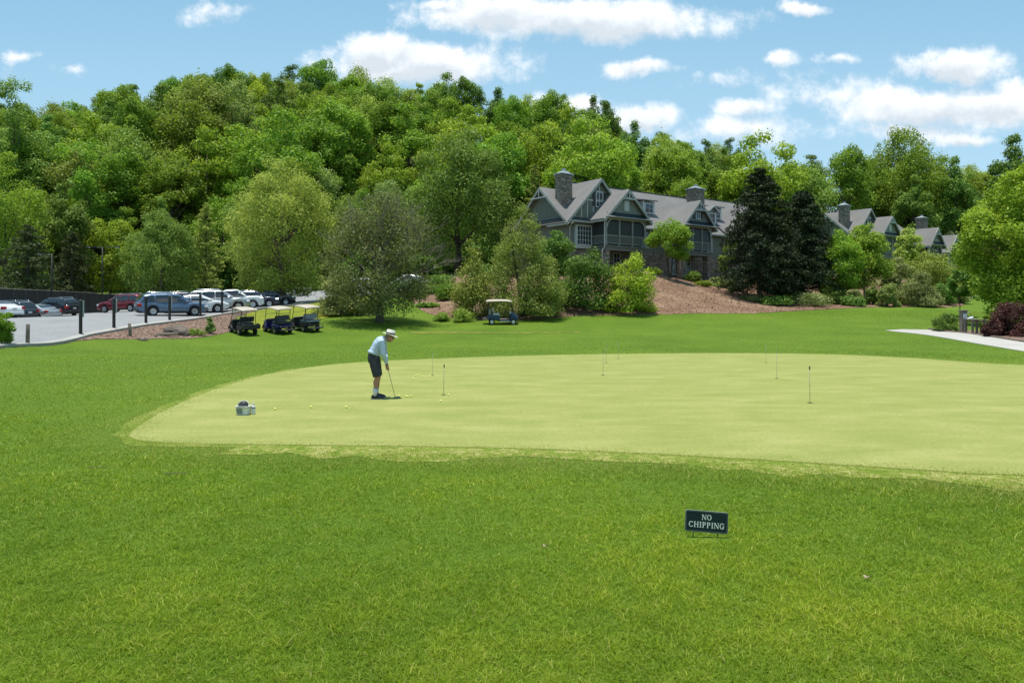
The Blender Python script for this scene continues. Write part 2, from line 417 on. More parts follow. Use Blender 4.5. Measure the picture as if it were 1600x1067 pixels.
def sheet(name, poly, dz, m, step=.5, label=None, cat=None, kind='structure', hfun=None, skirt=.25, wob=0):
    """ground sheet clipped to a polygon, draped dz above the lawn, with a turned-down edge"""
    import bmesh
    if wob:
        q = []
        for i in range(len(poly)):
            a, b = poly[i], poly[(i + 1) % len(poly)]; n = max(1, int(math.dist(a, b) / .35))
            for k in range(n):
                t = k / n; q.append((a[0] + (b[0] - a[0]) * t + rnd.uniform(-wob, wob), a[1] + (b[1] - a[1]) * t + rnd.uniform(-wob, wob)))
        poly = q
    bm = bmesh.new()
    f = bm.faces.new([bm.verts.new((x, y, 0)) for x, y in poly]); f.normal_update()
    if f.normal.z < 0: f.normal_flip()
    xs = [p[0] for p in poly]; ys = [p[1] for p in poly]
    def cut(lo, hi, nrm, k):
        p = math.floor(lo / step) * step + step
        while p < hi:
            c = [0, 0, 0]; c[k] = p
            bmesh.ops.bisect_plane(bm, geom=bm.verts[:] + bm.edges[:] + bm.faces[:], plane_co=c, plane_no=nrm); p += step
    cut(min(xs), max(xs), (1, 0, 0), 0); cut(min(ys), max(ys), (0, 1, 0), 1)
    bm.verts.ensure_lookup_table()
    a = np.array([v.co[:2] for v in bm.verts]); z = (hfun or HN)(a[:, 0], a[:, 1]) + dz
    for v, q in zip(bm.verts, z): v.co.z = q
    if skirt:
        be = [e for e in bm.edges if len(e.link_faces) == 1]
        r = bmesh.ops.extrude_edge_only(bm, edges=be)
        for e in r['geom']:
            if isinstance(e, bmesh.types.BMVert): e.co.z -= skirt
    bmesh.ops.recalc_face_normals(bm, faces=bm.faces)
    me = bpy.data.meshes.new(name); bm.to_mesh(me); bm.free(); me.materials.append(m)
    up = sum(p.normal.z * p.area for p in me.polygons)
    if up < 0: me.flip_normals()
    o = bpy.data.objects.new(name, me); col.objects.link(o)
    return props(o, label, cat, kind=kind)
def pg(lst): return [(X_(px, Y), Y) for px, Y in lst]
_up = [(196, 684), (212, 668), (262, 638), (330, 610), (400, 588), (480, 574), (560, 566), (700, 560), (850, 555), (1000, 552.5), (1150, 551.5), (1300, 553.5), (1400, 558), (1500, 565), (1600, 572)]
_lo = [(1600, 745), (1400, 732), (1200, 719), (1000, 708), (800, 700), (600, 696.5), (400, 695), (240, 692)]
GREEN = [(X_(px, YG(py)), YG(py)) for px, py in _up] + [(24, 23), (27, 18), (24, 12.5), (17, 10.0), (11, 8.9)] + [(X_(px, YG(py)), YG(py)) for px, py in _lo]
GREEN = smoothpoly(GREEN, 2)
def offpoly(poly, d):
    n = len(poly); o = []
    ar = sum(poly[i][0] * poly[(i + 1) % n][1] - poly[(i + 1) % n][0] * poly[i][1] for i in range(n))
    sg = 1 if ar > 0 else -1
    for i in range(n):
        a, b = poly[i - 1], poly[(i + 1) % n]; dx, dy = b[0] - a[0], b[1] - a[1]; l = math.hypot(dx, dy) + 1e-9
        o.append((poly[i][0] + sg * dy / l * d, poly[i][1] - sg * dx / l * d))
    return o
putting_green = sheet('putting_green', GREEN, .008, m_green, 1.0, 'close-mown pale yellow green putting surface', 'putting green', skirt=.02)
green_collar = sheet('green_collar', offpoly(GREEN, .22), .004, m_collar, 1.0, 'band of dry straw coloured turf round the putting green', 'turf', skirt=.02, wob=.11)

LOT = [(-23.3, 12), (-23.3, 30), (-23.3, 47), (-22.95, 51), (-22.6, 56), (-22.5, 64), (-22.2, 73), (-19.5, 80), (-8, 86), (-4, 91), (-7, 98), (-22, 103), (-62, 110), (-95, 96), (-95, 12)]
_in, _ou = offpoly(GREEN, .10), offpoly(GREEN, .85)
_fr = [i for i, p in enumerate(GREEN) if p[1] < 11.2 and -4.2 < p[0] < 12]
_k = _fr.index(min(_fr, key=lambda i: GREEN[i][0])); _fr.sort(key=lambda i: GREEN[i][0])
m_fringe = groundmat('straw_turf', [(.42, (.095, .158, .010)), (.5, (.160, .190, .030)), (.58, (.285, .275, .095))], 2.6, 11, .9, .8, .55, .03)
dry_fringe = sheet('dry_fringe', [_in[i] for i in _fr] + [(_ou[i][0], _ou[i][1] + rnd.uniform(-.15, .4)) for i in _fr[::-1]], .006, m_fringe, .5, 'strip of thin straw coloured turf along the near edge of the green', 'turf', skirt=.01, wob=.11)
parking_lot = sheet('parking_lot', LOT, .05, m_asphalt, 1.0, 'grey asphalt car park below the wooded hill', 'car park')
KERB = [(-23.3, 12), (-23.3, 30), (-23.3, 47), (-22.95, 51), (-22.6, 56), (-22.5, 64), (-22.2, 73), (-19.5, 80), (-8, 86)]
KERBO = [(x + .36, y) for x, y in KERB[:7]] + [(-19.2, 79.5), (-7.7, 85.6)]
kerb = sheet('kerb', KERB + KERBO[::-1], .15, m_conc, 1.0, 'pale concrete kerb along the car park edge', 'kerb', skirt=.3)
MUL = [(-22.94, 30), (-22.94, 47), (-22.59, 51), (-22.24, 56), (-21.9, 60.5)] + pg([(368, 52), (360, 46.5), (330, 43.5), (300, 41.6), (250, 40), (210, 38.7), (150, 36.9), (100, 35.3), (40, 33.5), (0, 32), (-60, 30.4)])
mulch_bank = sheet('mulch_bank', MUL, .03, m_mulch, .5, 'brown wood mulch bank between the car park kerb and the lawn', 'mulch bed', wob=.06)
YEL = [(-21.9, 60.5), (-21.9, 71), (-19.5, 76), (-14, 74), (-12.5, 62), (-15.5, 51)] + pg([(440, 47.6), (372, 47.2), (370, 52)])
yellow_patch = sheet('meadow_patch', YEL, .03, m_yellow, .7, 'yellow flowering rough grass, its sunlit brightness painted in, behind the parked golf carts', 'grass', wob=.1)
STRAW = pg([(655, 60), (690, 56), (740, 55.2), (800, 55.2), (870, 57.2), (905, 58.6), (960, 59.3), (1030, 59.8), (1100, 60.4), (1170, 61.4), (1195, 62.5), (1260, 65.5), (1340, 68), (1420, 68.6), (1475, 69), (1500, 71), (1510, 74), (1490, 78), (1440, 84), (1400, 92), (1330, 94), (1230, 92), (1170, 96), (1120, 92), (1060, 87), (1000, 83), (900, 83), (800, 88), (720, 86), (640, 78), (640, 68)])
straw_bank = sheet('mulch_slope', smoothpoly(STRAW, 1), .03, m_straw, .6, 'reddish brown pine straw slope below the townhouses', 'mulch bed', wob=.1)
PATH = pg([(1383, 50.2), (1410, 51.3), (1452, 50.6), (1482, 46.2), (1540, 40.6), (1600, 36.2)]) + [(31, 33), (36, 28), (40, 24), (40, 20), (34, 24.4), (28.5, 28.6)] + pg([(1600, 31.2), (1520, 36.4), (1450, 42.8), (1405, 47.6)])
path = sheet('path', PATH, .03, m_path, .6, 'pale concrete cart path curving in from the right', 'path')
BED = pg([(1454, 51), (1484, 46.4), (1542, 40.8), (1602, 36.4)]) + [(31.2, 33.2), (37, 28.5), (44, 33), (40, 42), (33, 48), (31.5, 51)]
right_bed = sheet('planting_bed', BED, .022, m_mulch, .6, 'brown mulch planting bed beside the cart path', 'mulch bed', wob=.04)
# timber edging along the bed
mb = MB(); ed = pg([(1452, 51), (1482, 46.3), (1541, 40.7), (1601, 36.3)]) + [(31.1, 33.1), (36.9, 28.4)]
for a, b in zip(ed[:-1], ed[1:]):
    mb.bar((a[0], a[1], H(*a) + .05), (b[0], b[1], H(*b) + .05), .14, .14)
m_timber = M('weathered_timber', (.20, .15, .11), (.11, .08, .06), 8, .85, 0, .3)
props(mb.build('bed_edging', m_timber, bevel=.02), 'dark timber edging between the cart path and the planting bed', 'edging')

# worn bare strip
m_bare = groundmat('worn_turf', [(.36, (.15, .13, .03)), (.5, (.15, .16, .03)), (.64, (.14, .18, .025))], .7, 9, .9, .5, .5, .03)

THIN_SPOTS = [(X_(275, 8.86), 8.86, .17, .07), (X_(152, 9.2), 9.2, .13, .05), (X_(1516, 9.45), 9.45, .03, .03), (X_(1357, 5.45), 5.45, .05, .02)]  # small spots with thinned blades, some with a dark sheet below
WORN = pg([(640, 46.6), (700, 47.3), (800, 47.2), (905, 48.0), (905, 48.6), (800, 47.9), (700, 48.0), (640, 47.4)])
worn_strip = sheet('worn_strip', WORN, .02, m_bare, .5, 'brownish worn streak in the far lawn', 'turf', wob=.28, skirt=.05)
m_patch = groundmat('dark_patch', [(.4, (.034, .048, .010)), (.6, (.065, .085, .018))], 2, 30, .95, .6, .5, .02)  # dark green-brown colour of the small lawn spots
for i, (cx, cy, a, b) in enumerate(THIN_SPOTS[:2]):
    sheet('dark_spot', [(cx + a * math.cos(t) * rnd.uniform(.8, 1.1), cy + b * math.sin(t) * rnd.uniform(.8, 1.1)) for t in [2 * math.pi * k / 16 for k in range(16)]], .006, m_patch, .2, 'small dark spot in the lawn near the left end of the green', 'bare soil', skirt=.01)
# forest floor under the woods
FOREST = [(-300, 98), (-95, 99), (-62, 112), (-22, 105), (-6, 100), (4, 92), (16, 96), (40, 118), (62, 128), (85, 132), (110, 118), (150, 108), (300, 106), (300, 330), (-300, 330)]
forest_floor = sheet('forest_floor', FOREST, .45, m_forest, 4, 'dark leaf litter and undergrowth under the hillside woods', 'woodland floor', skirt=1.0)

# ------------------------------------------------------------------ grass blades (stuff)
def vnoise(x, y, cell, seed):
    g = np.random.default_rng(seed); T = g.random((256, 256)); u, v = x / cell, y / cell
    i, j = np.floor(u).astype(int), np.floor(v).astype(int); f, q = u - i, v - j; f = f * f * (3 - 2 * f); q = q * q * (3 - 2 * q)
    a = T[i % 256, j % 256]; b = T[(i + 1) % 256, j % 256]; c = T[i % 256, (j + 1) % 256]; d = T[(i + 1) % 256, (j + 1) % 256]
    return (a * (1 - f) + b * f) * (1 - q) + (c * (1 - f) + d * f) * q
def grass_blades():
    g = np.random.default_rng(3)
    n = 1400000
    px = g.uniform(-520, 2120, n); py = 489 + (1300 - 489) * g.random(n)
    Y = CH * F / (py - HZ); Y = np.minimum(Y, 62) + g.normal(0, .02, n) * Y; X = (px - 800) / F * Y
    keep = np.ones(n, bool)
    for poly in (LOT, KERB + KERBO[::-1], MUL, YEL, STRAW, PATH, BED): keep &= ~inpoly(X, Y, poly)
    dg = polydist(X, Y, GREEN); ing = inpoly(X, Y, GREEN)
    keep &= ~(ing & (dg > .42 * g.random(n) ** 1.8))
    dg = np.where(ing, 0, dg)
    for i, (cx, cy, a, b) in enumerate(THIN_SPOTS): keep &= ~((((X - cx) / a) ** 2 + ((Y - cy) / b) ** 2 < 1) & (g.random(n) < .55))
    keep &= ~((((X - 1.83) / .26) ** 2 + ((Y - 6.40) / .10) ** 2 < 1) & (g.random(n) < .75))
    keep &= ~(inpoly(X, Y, [_in[i] for i in _fr] + [_ou[i] for i in _fr[::-1]]) & (g.random(n) < .70 * np.clip(1.05 - dg, 0, 1)))
    keep &= ~(inpoly(X, Y, WORN) & (g.random(n) < .6))
    X, Y, dg = X[keep], Y[keep], dg[keep]; n = len(X)
    Z = HN(X, Y)
    vn = .5 * vnoise(X, Y, .22, 1) + .5 * vnoise(X, Y, .07, 2); vb = vnoise(X, Y, 1.6, 3)
    dry = np.clip(.95 - dg / (.6 + .6 * vn) + g.normal(0, .25, n), 0, 1) * .85
    dry = dry * np.where((Y < 13) & (X > -5.5), 1.0, .5)
    dry = np.where(g.random(n) < .035, np.maximum(dry, .8), dry)
    # yellower, thinner turf in front of the green and random patches
    pn = np.sin(X * .9 + 1.7 * np.sin(Y * .5)) * np.sin(Y * 1.1 + X * .35) * .5 + .5
    near = np.clip(1 - np.abs(dg - .5) / 1.3, 0, 1) * np.where(Y < 13, 1.0, .25) * np.where(X < -4.5, .4, 1)
    dry = np.clip(dry + near * (.42 + .75 * pn) * g.random(n) ** .6, 0, 1)
    h = g.uniform(.014, .044, n) * (.45 + 1.1 * vn) * (.75 + .5 * vb) * np.clip(.24 + dg * .8, .24, 1)
    tall = g.random(n) < .003; h = np.where(tall & (Y < 14) & (dg > 1), h * 2.4, h)
    wd = np.maximum(.0042, .00085 * Y) * g.uniform(.7, 1.3, n)
    h = np.where(Y > 16, np.maximum(h * np.clip(30 / Y, .5, 1), wd * .55), h)
    az = g.uniform(0, 2 * np.pi, n); ln = g.uniform(.3, 1.9, n) * h
    ux, uy = np.cos(az), np.sin(az); ba = g.uniform(0, 2 * np.pi, n)
    bx, by = np.cos(ba) * wd / 2, np.sin(ba) * wd / 2
    incol = dg < .48
    h = np.where(incol, np.maximum(h, .013), h); z0 = np.where(incol | ((dg < 1.6) & (Y < 12.5)), Z + .005, Z - .004)
    V = np.empty((n, 5, 3))
    V[:, 0] = np.stack([X - bx, Y - by, z0], -1); V[:, 1] = np.stack([X + bx, Y + by, z0], -1)
    mx, my, mz = X + ux * ln * .35, Y + uy * ln * .35, z0 + h * .62
    V[:, 2] = np.stack([mx + bx * .8, my + by * .8, mz], -1); V[:, 3] = np.stack([mx - bx * .8, my - by * .8, mz], -1)
    V[:, 4] = np.stack([X + ux * ln, Y + uy * ln, z0 + h * (1.0 - .12 * ln / h)], -1)
    b = np.arange(n)[:, None] * 5
    T = np.concatenate([b + [[0, 1, 2]], b + [[0, 2, 3]], b + [[3, 2, 4]]], 0)
    m, nt, bs = newmat('grass_blade')
    ge = nt.nodes.new('ShaderNodeNewGeometry')
    c = ramp(nt, ge.outputs['Random Per Island'], [(0, (.094, .174, .009)), (.45, (.148, .236, .016)), (.85, (.222, .308, .032)), (1, (.37, .39, .10))])
    pn_ = noise(nt, coords(nt), .22, 3); pf = noise(nt, coords(nt), 1.6, 3)
    pk = math_(nt, 'ADD', math_(nt, 'MULTIPLY', pn_, .6), math_(nt, 'MULTIPLY', pf, .4))
    c = mixc(nt, 1.0, c, ramp(nt, pk, [(.34, (.78, .86, .8)), (.5, (1.12, 1.12, 1.0)), (.66, (1.5, 1.34, 1.3))]), 'MULTIPLY')
    ta = nt.nodes.new('ShaderNodeAttribute'); ta.attribute_name = 'tone'
    c = mixc(nt, 1.0, c, ramp(nt, ta.outputs['Fac'], [(.2, (.80, .88, .9)), (.5, (1, 1, 1)), (.8, (1.28, 1.16, 1.1))]), 'MULTIPLY')
    at_ = nt.nodes.new('ShaderNodeAttribute'); at_.attribute_name = 'dry'
    dryc = ramp(nt, ge.outputs['Random Per Island'], [(0, (.22, .235, .045)), (.6, (.33, .32, .095)), (1, (.46, .42, .20))])
    c = mixc(nt, at_.outputs['Fac'], c, dryc)
    L(nt, c, bs.inputs['Base Color']); bs.inputs['Roughness'].default_value = .6; bs.inputs['Specular IOR Level'].default_value = .10
    tr = nt.nodes.new('ShaderNodeBsdfTranslucent'); L(nt, mixc(nt, 1.0, c, (1.1, 1.1, .5), 'MULTIPLY'), tr.inputs[0])
    mx_ = nt.nodes.new('ShaderNodeMixShader'); mx_.inputs[0].default_value = .35; L(nt, bs.outputs[0], mx_.inputs[1]); L(nt, tr.outputs[0], mx_.inputs[2])
    L(nt, mx_.outputs[0], nt.nodes['Material Output'].inputs['Surface'])
    o = mesh_np('grass', V.reshape(-1, 3), T, m, attr={'dry': np.repeat(dry, 5), 'tone': np.repeat(vn * .55 + vb * .45, 5)})
    props(o, 'short green lawn grass blades', 'grass', kind='stuff')
    del V
grass_blades()

def litter():
    g = np.random.default_rng(8); Vs = []
    for poly, n, s0, s1 in ((STRAW, 46000, .05, .20), (MUL, 16000, .03, .11), (BED, 5000, .03, .09)):
        a = np.array(poly); x = g.uniform(a[:, 0].min(), a[:, 0].max(), n); y = g.uniform(a[:, 1].min(), a[:, 1].max(), n)
        k = inpoly(x, y, poly); x, y = x[k], y[k]; m = len(x); z = HN(x, y) + .03 + g.uniform(.0, .05, m)
        d = g.normal(size=(m, 3)) * [1, 1, .28]; d /= np.linalg.norm(d, axis=1)[:, None]; e = np.cross(d, g.normal(size=(m, 3)) * [.4, .4, 1]); e /= np.linalg.norm(e, axis=1)[:, None]
        s = g.uniform(s0, s1, m)[:, None]; c = np.stack([x, y, z], -1)
        Vs.append(np.stack([c - d * s * .6, c + e * s * .22, c + d * s * .6, c - e * s * .22], 1).reshape(-1, 3))
    V = np.concatenate(Vs); Q = np.arange(len(V)).reshape(-1, 4)
    m, nt, b = newmat('bark_chip'); ge = nt.nodes.new('ShaderNodeNewGeometry')
    L(nt, ramp(nt, ge.outputs['Random Per Island'], [(0, (.06, .034, .022)), (.5, (.17, .105, .07)), (.85, (.27, .185, .13)), (1, (.40, .32, .24))]), b.inputs['Base Color']); b.inputs['Roughness'].default_value = .9
    props(mesh_np('mulch_litter', V, Q, m), 'loose bark chips and pine straw on the mulch beds', 'litter', kind='stuff')
litter()
# ------------------------------------------------------------------ foliage
m_bark = M('bark', (.15, .115, .085), (.065, .05, .038), 5, .9, 0, .8, 18)
m_bark_dk = M('dark_bark', (.085, .066, .05), (.035, .028, .022), 5, .9, 0, .8, 18)
m_bark_gr = M('grey_bark', (.25, .21, .18), (.13, .105, .09), 5, .9, 0, .8, 18)
LF = {
 'mid':   leafmat('leaf_mid_green', (0.11, 0.203, 0.021), (0.184, 0.305, 0.031), (0.305, 0.414, 0.055), 0.38),
 'bright': leafmat('leaf_bright_green', (0.153, 0.263, 0.022), (0.24, 0.367, 0.031), (0.361, 0.474, 0.065), 0.42),
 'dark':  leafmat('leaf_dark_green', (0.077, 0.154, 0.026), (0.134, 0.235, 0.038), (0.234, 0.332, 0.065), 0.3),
 'olive': leafmat('leaf_olive', (0.167, 0.243, 0.038), (0.254, 0.348, 0.061), (0.372, 0.455, 0.117), 0.38),
 'pale':  leafmat('leaf_pale_green', (0.158, 0.241, 0.053), (0.237, 0.328, 0.087), (0.355, 0.444, 0.16), 0.38),
 'yellow': leafmat('leaf_yellow_green', (0.163, 0.269, 0.022), (0.239, 0.362, 0.035), (0.337, 0.464, 0.066), 0.42),
 'grey':  leafmat('leaf_grey_olive', (.140, .180, .050), (.210, .258, .085), (.310, .350, .150), 0.32),
 'conifer': leafmat('needle_dark', (0.015, 0.029, 0.011), (0.026, 0.048, 0.017), (0.055, 0.078, 0.028), .10, .6, .12),
 'cypress': leafmat('needle_light', (0.179, 0.231, 0.039), (0.268, 0.321, 0.063), (0.389, 0.42, 0.119), .32),
 'pine': leafmat('needle_grey_green', (.050, .066, .020), (.078, .098, .032), (.120, .140, .055), .15, .6, .12),
 'red':   leafmat('leaf_dark_red', (0.049, 0.02, 0.02), (0.09, 0.035, 0.033), (0.152, 0.072, 0.061), .30, .5, .15, .008),
}
def rvec(g, n):
    v = g.normal(size=(n, 3)); return v / np.linalg.norm(v, axis=1)[:, None]
def leaves_mesh(name, C, Nn, size, mat, g, parent, wide=.6, fold=True):
    n = len(C); a = rvec(g, n); a -= Nn * (a * Nn).sum(1)[:, None]; a /= np.linalg.norm(a, axis=1)[:, None] + 1e-9
    b = np.cross(Nn, a); s = size[:, None]
    V = np.empty((n, 4, 3)); V[:, 0] = C - a * s * .55; V[:, 2] = C + a * s * .55 - Nn * s * .10
    V[:, 1] = C + b * s * wide * .5 + Nn * s * .08; V[:, 3] = C - b * s * wide * .5 + Nn * s * .08
    i = np.arange(n)[:, None] * 4; Q = i + [[0, 1, 2, 3]]
    return mesh_np(name, V.reshape(-1, 3), Q, mat, parent)

PROF = {
 'round': lambda t: np.sqrt(np.clip(1 - (2 * t - 1) ** 2, 0, 1)) ** .8,
 'oval': lambda t: np.clip(np.sin(np.pi * np.clip(t, 0, 1) ** .75), 0, 1) ** .65,
 'broad': lambda t: np.clip(1 - np.abs(t - .4) ** 2.2 * 3.0, .12, 1),
 'cone': lambda t: np.clip(1.02 - t, 0, 1) ** .8 * np.clip(t / .08, .55, 1),
 'flame': lambda t: np.clip(1 - t, 0, 1) ** .55 * np.clip(t / .25 + .35, 0, 1),
 'skirt': lambda t: np.clip(1.0 - t, 0, 1) ** .82 * np.clip(.9 + t / .6, .8, 1) + .02,
 'mound': lambda t: np.sqrt(np.clip(1 - t ** 2, 0, 1)),
}
def crown_points(g, prof, Ht, Rr, base, nclump, crel=(.2, .36), shell=.55, squash=.8):
    p = PROF[prof]; t = g.uniform(.02, .93, nclump * 4); acc = p(t) ** 1.4 > g.random(nclump * 4) * 1.0
    t = t[acc][:nclump]; n = len(t)
    pr = p(t) * Rr; rc = g.uniform(*crel, n) * Rr * np.clip(p(t) + .25, .35, 1)
    az = g.uniform(0, 2 * np.pi, n) ; rr = np.maximum(pr - rc * .7, 0) * np.sqrt(g.uniform(shell ** 2, 1, n))
    z = base + t * (Ht - base)
    z = np.minimum(z, Ht - rc * squash * .85)
    C = np.stack([rr * np.cos(az), rr * np.sin(az), z], -1)
    if prof in ('oval', 'round', 'flame') and nclump > 36:      # a leader of clumps up the middle ties the top to the crown
        ta = np.linspace(.45, .90, 6); ra = Rr * np.linspace(.30, .17, 6)
        A = np.stack([g.normal(0, .06, 6) * Rr, g.normal(0, .06, 6) * Rr, np.minimum(base + ta * (Ht - base), Ht - ra * squash)], -1)
        C = np.concatenate([C, A]); rc = np.concatenate([rc, ra])
    return C, rc
def make_tree(label, cat, prof='round', Ht=10, Rr=4, base=2.0, nclump=60, nleaf=17100, leaf=0.23, mat='mid', seed=1, trunk=.25, bark=None, crel=(.2, .36), shell=.5,
              name='tree', limbs=10, lean=(0, 0), gap=.0, squash=.8, stems=1, drop=0, group=None, up=.35, loose=.12, stretch=1.0):
    g = np.random.default_rng(seed); bark = bark or m_bark
    root = thing(name, label, cat, group=group)
    C, rc = crown_points(g, prof, Ht, Rr, base, nclump, crel, shell, squash)
    C[:, 0] *= stretch
    if gap: k = g.random(len(C)) > gap; C, rc = C[k], rc[k]
    C[:, 0] += lean[0] * C[:, 2] / Ht; C[:, 1] += lean[1] * C[:, 2] / Ht
    w_ = rc ** 2; cnt = g.multinomial(nleaf, w_ / w_.sum()); ci = np.repeat(np.arange(len(C)), cnt)
    d = rvec(g, nleaf); rad = g.uniform(.35, 1.0, nleaf) ** .6
    P = C[ci] + d * (rc[ci] * rad)[:, None] * [1, 1, squash] + g.normal(0, loose * Rr * .25, (nleaf, 3))
    if drop: P[:, 2] -= drop * g.random(nleaf) ** 2 * rc[ci]
    P[:, 2] = np.where(P[:, 2] < max(base * .5, .05), max(base * .5, .05) + g.random(nleaf) * .4 * max(base, .3), P[:, 2])
    nn = d * .75 + rvec(g, nleaf) * .75 + np.array([0, 0, up]); nn /= np.linalg.norm(nn, axis=1)[:, None]
    leaves_mesh('crown', P, nn, leaf * g.uniform(.6, 1.35, nleaf), LF[mat] if isinstance(mat, str) else mat, g, root)
    mb = MB(); rr = random.Random(seed)
    for s in range(stems):
        a = 2 * math.pi * s / max(stems, 1) + .4; sp = 0 if stems == 1 else Rr * .28
        top = base + (Ht - base) * .72
        pts = []; n = 7
        for i in range(n):
            t = i / (n - 1)
            pts.append(Vector((math.cos(a) * sp * t + lean[0] * t * .7 + rr.uniform(-.05, .05) * Rr * t * (1 - t) * 2, math.sin(a) * sp * t + lean[1] * t * .7 + rr.uniform(-.05, .05) * Rr * t * (1 - t) * 2, -.4 + (top + .4) * t)))
        mb.tube(pts, [trunk * (1.35 if i == 0 else 1) * (1 - .85 * i / (n - 1)) for i in range(n)], 8)
        if s == 0: main = pts
    order = np.argsort(-rc)[:limbs]
    for k in order:
        q = Vector(C[k]); t = max(.22, min(.9, (q.z * .62) / (Ht * .78))); f = t * 6; i = min(5, int(f)); st = main[i].lerp(main[i + 1], f - i)
        md = st.lerp(q, .5) + Vector((rr.uniform(-.1, .1) * Rr * .4, rr.uniform(-.1, .1) * Rr * .4, .06 * Rr))
        mb.tube([st, md, q], [trunk * .42 * (1 - .5 * t), trunk * .24 * (1 - .4 * t), trunk * .07], 5, caps=False)
    mb.build('trunk', bark, root, recalc=False)
    return root
def conifer(label, Ht, Rr, base, seed, mat='conifer', nb=150, per=110, leaf=.3, bark=None, name='conifer_tree', cat='conifer', rag=.25, droop=.25, power=.85):
    """whorled boughs, each a drooping fan of needle sprays"""
    g = np.random.default_rng(seed); root = thing(name, label, cat); Ps = []; Ns = []; mb = MB()
    mb.tube([(0, 0, -.4), (0, 0, Ht * .5), (0.03, 0, Ht * .97)], [Rr * .062, Rr * .038, .02], 8)
    for i in range(nb):
        t = (i + g.random()) / nb; t = t ** 1.0; z = base + (Ht - base) * t
        ln = Rr * ((1 - t) ** power) * g.uniform(1 - rag, 1.08) + .18
        if t < .12: ln *= .72 + 2.2 * t
        az = g.uniform(0, 2 * np.pi); n = int(per * (.25 + .9 * ln / Rr)); s = g.random(n) ** .6
        lift = g.uniform(.02, .22) + .25 * t
        wid = .30 * ln * (1.05 - s * .75) + .12
        lat = g.normal(0, .5, n) * wid; vert = g.normal(0, .22, n) * wid * 1.1
        x = s * ln; zz = z + lift * x - droop * x * x / max(ln, .1) + vert - np.abs(lat) * .25
        c, sn = np.cos(az), np.sin(az)
        Ps.append(np.stack([c * x - sn * lat, sn * x + c * lat, zz], -1))
        nn = rvec(g, n) * .8 + np.array([c * .35, sn * .35, .55]); Ns.append(nn / np.linalg.norm(nn, axis=1)[:, None])
        if i % 2 == 0: mb.tube([(0, 0, z), (c * ln * .5, sn * ln * .5, z + lift * ln * .5 - droop * ln * .25), (c * ln * .85, sn * ln * .85, z + lift * ln * .85 - droop * ln * .72)], [.05 * (1 - t) + .015, .03, .01], 4, caps=False)
    P = np.concatenate(Ps); Nn = np.concatenate(Ns)
    P[:, 2] = np.maximum(P[:, 2], .15)
    leaves_mesh('crown', P, Nn, leaf * g.uniform(.6, 1.3, len(P)), LF[mat], g, root, .42)
    mb.build('trunk', bark or m_bark_dk, root, recalc=False)
    return root
def put(root, px, Y, rz=0, s=1.0, dz=0):
    root.location = at(px, Y, dz); root.rotation_euler = (0, 0, rz); root.scale = (s, s, s) if not hasattr(s, '__len__') else s
    return root
def hpx(py_top, px, Y):                       # height from the ground to a photo row
    return Z_(py_top, Y) - H(X_(px, Y), Y)
def rpx(w, Y): return w / F * Y / 2

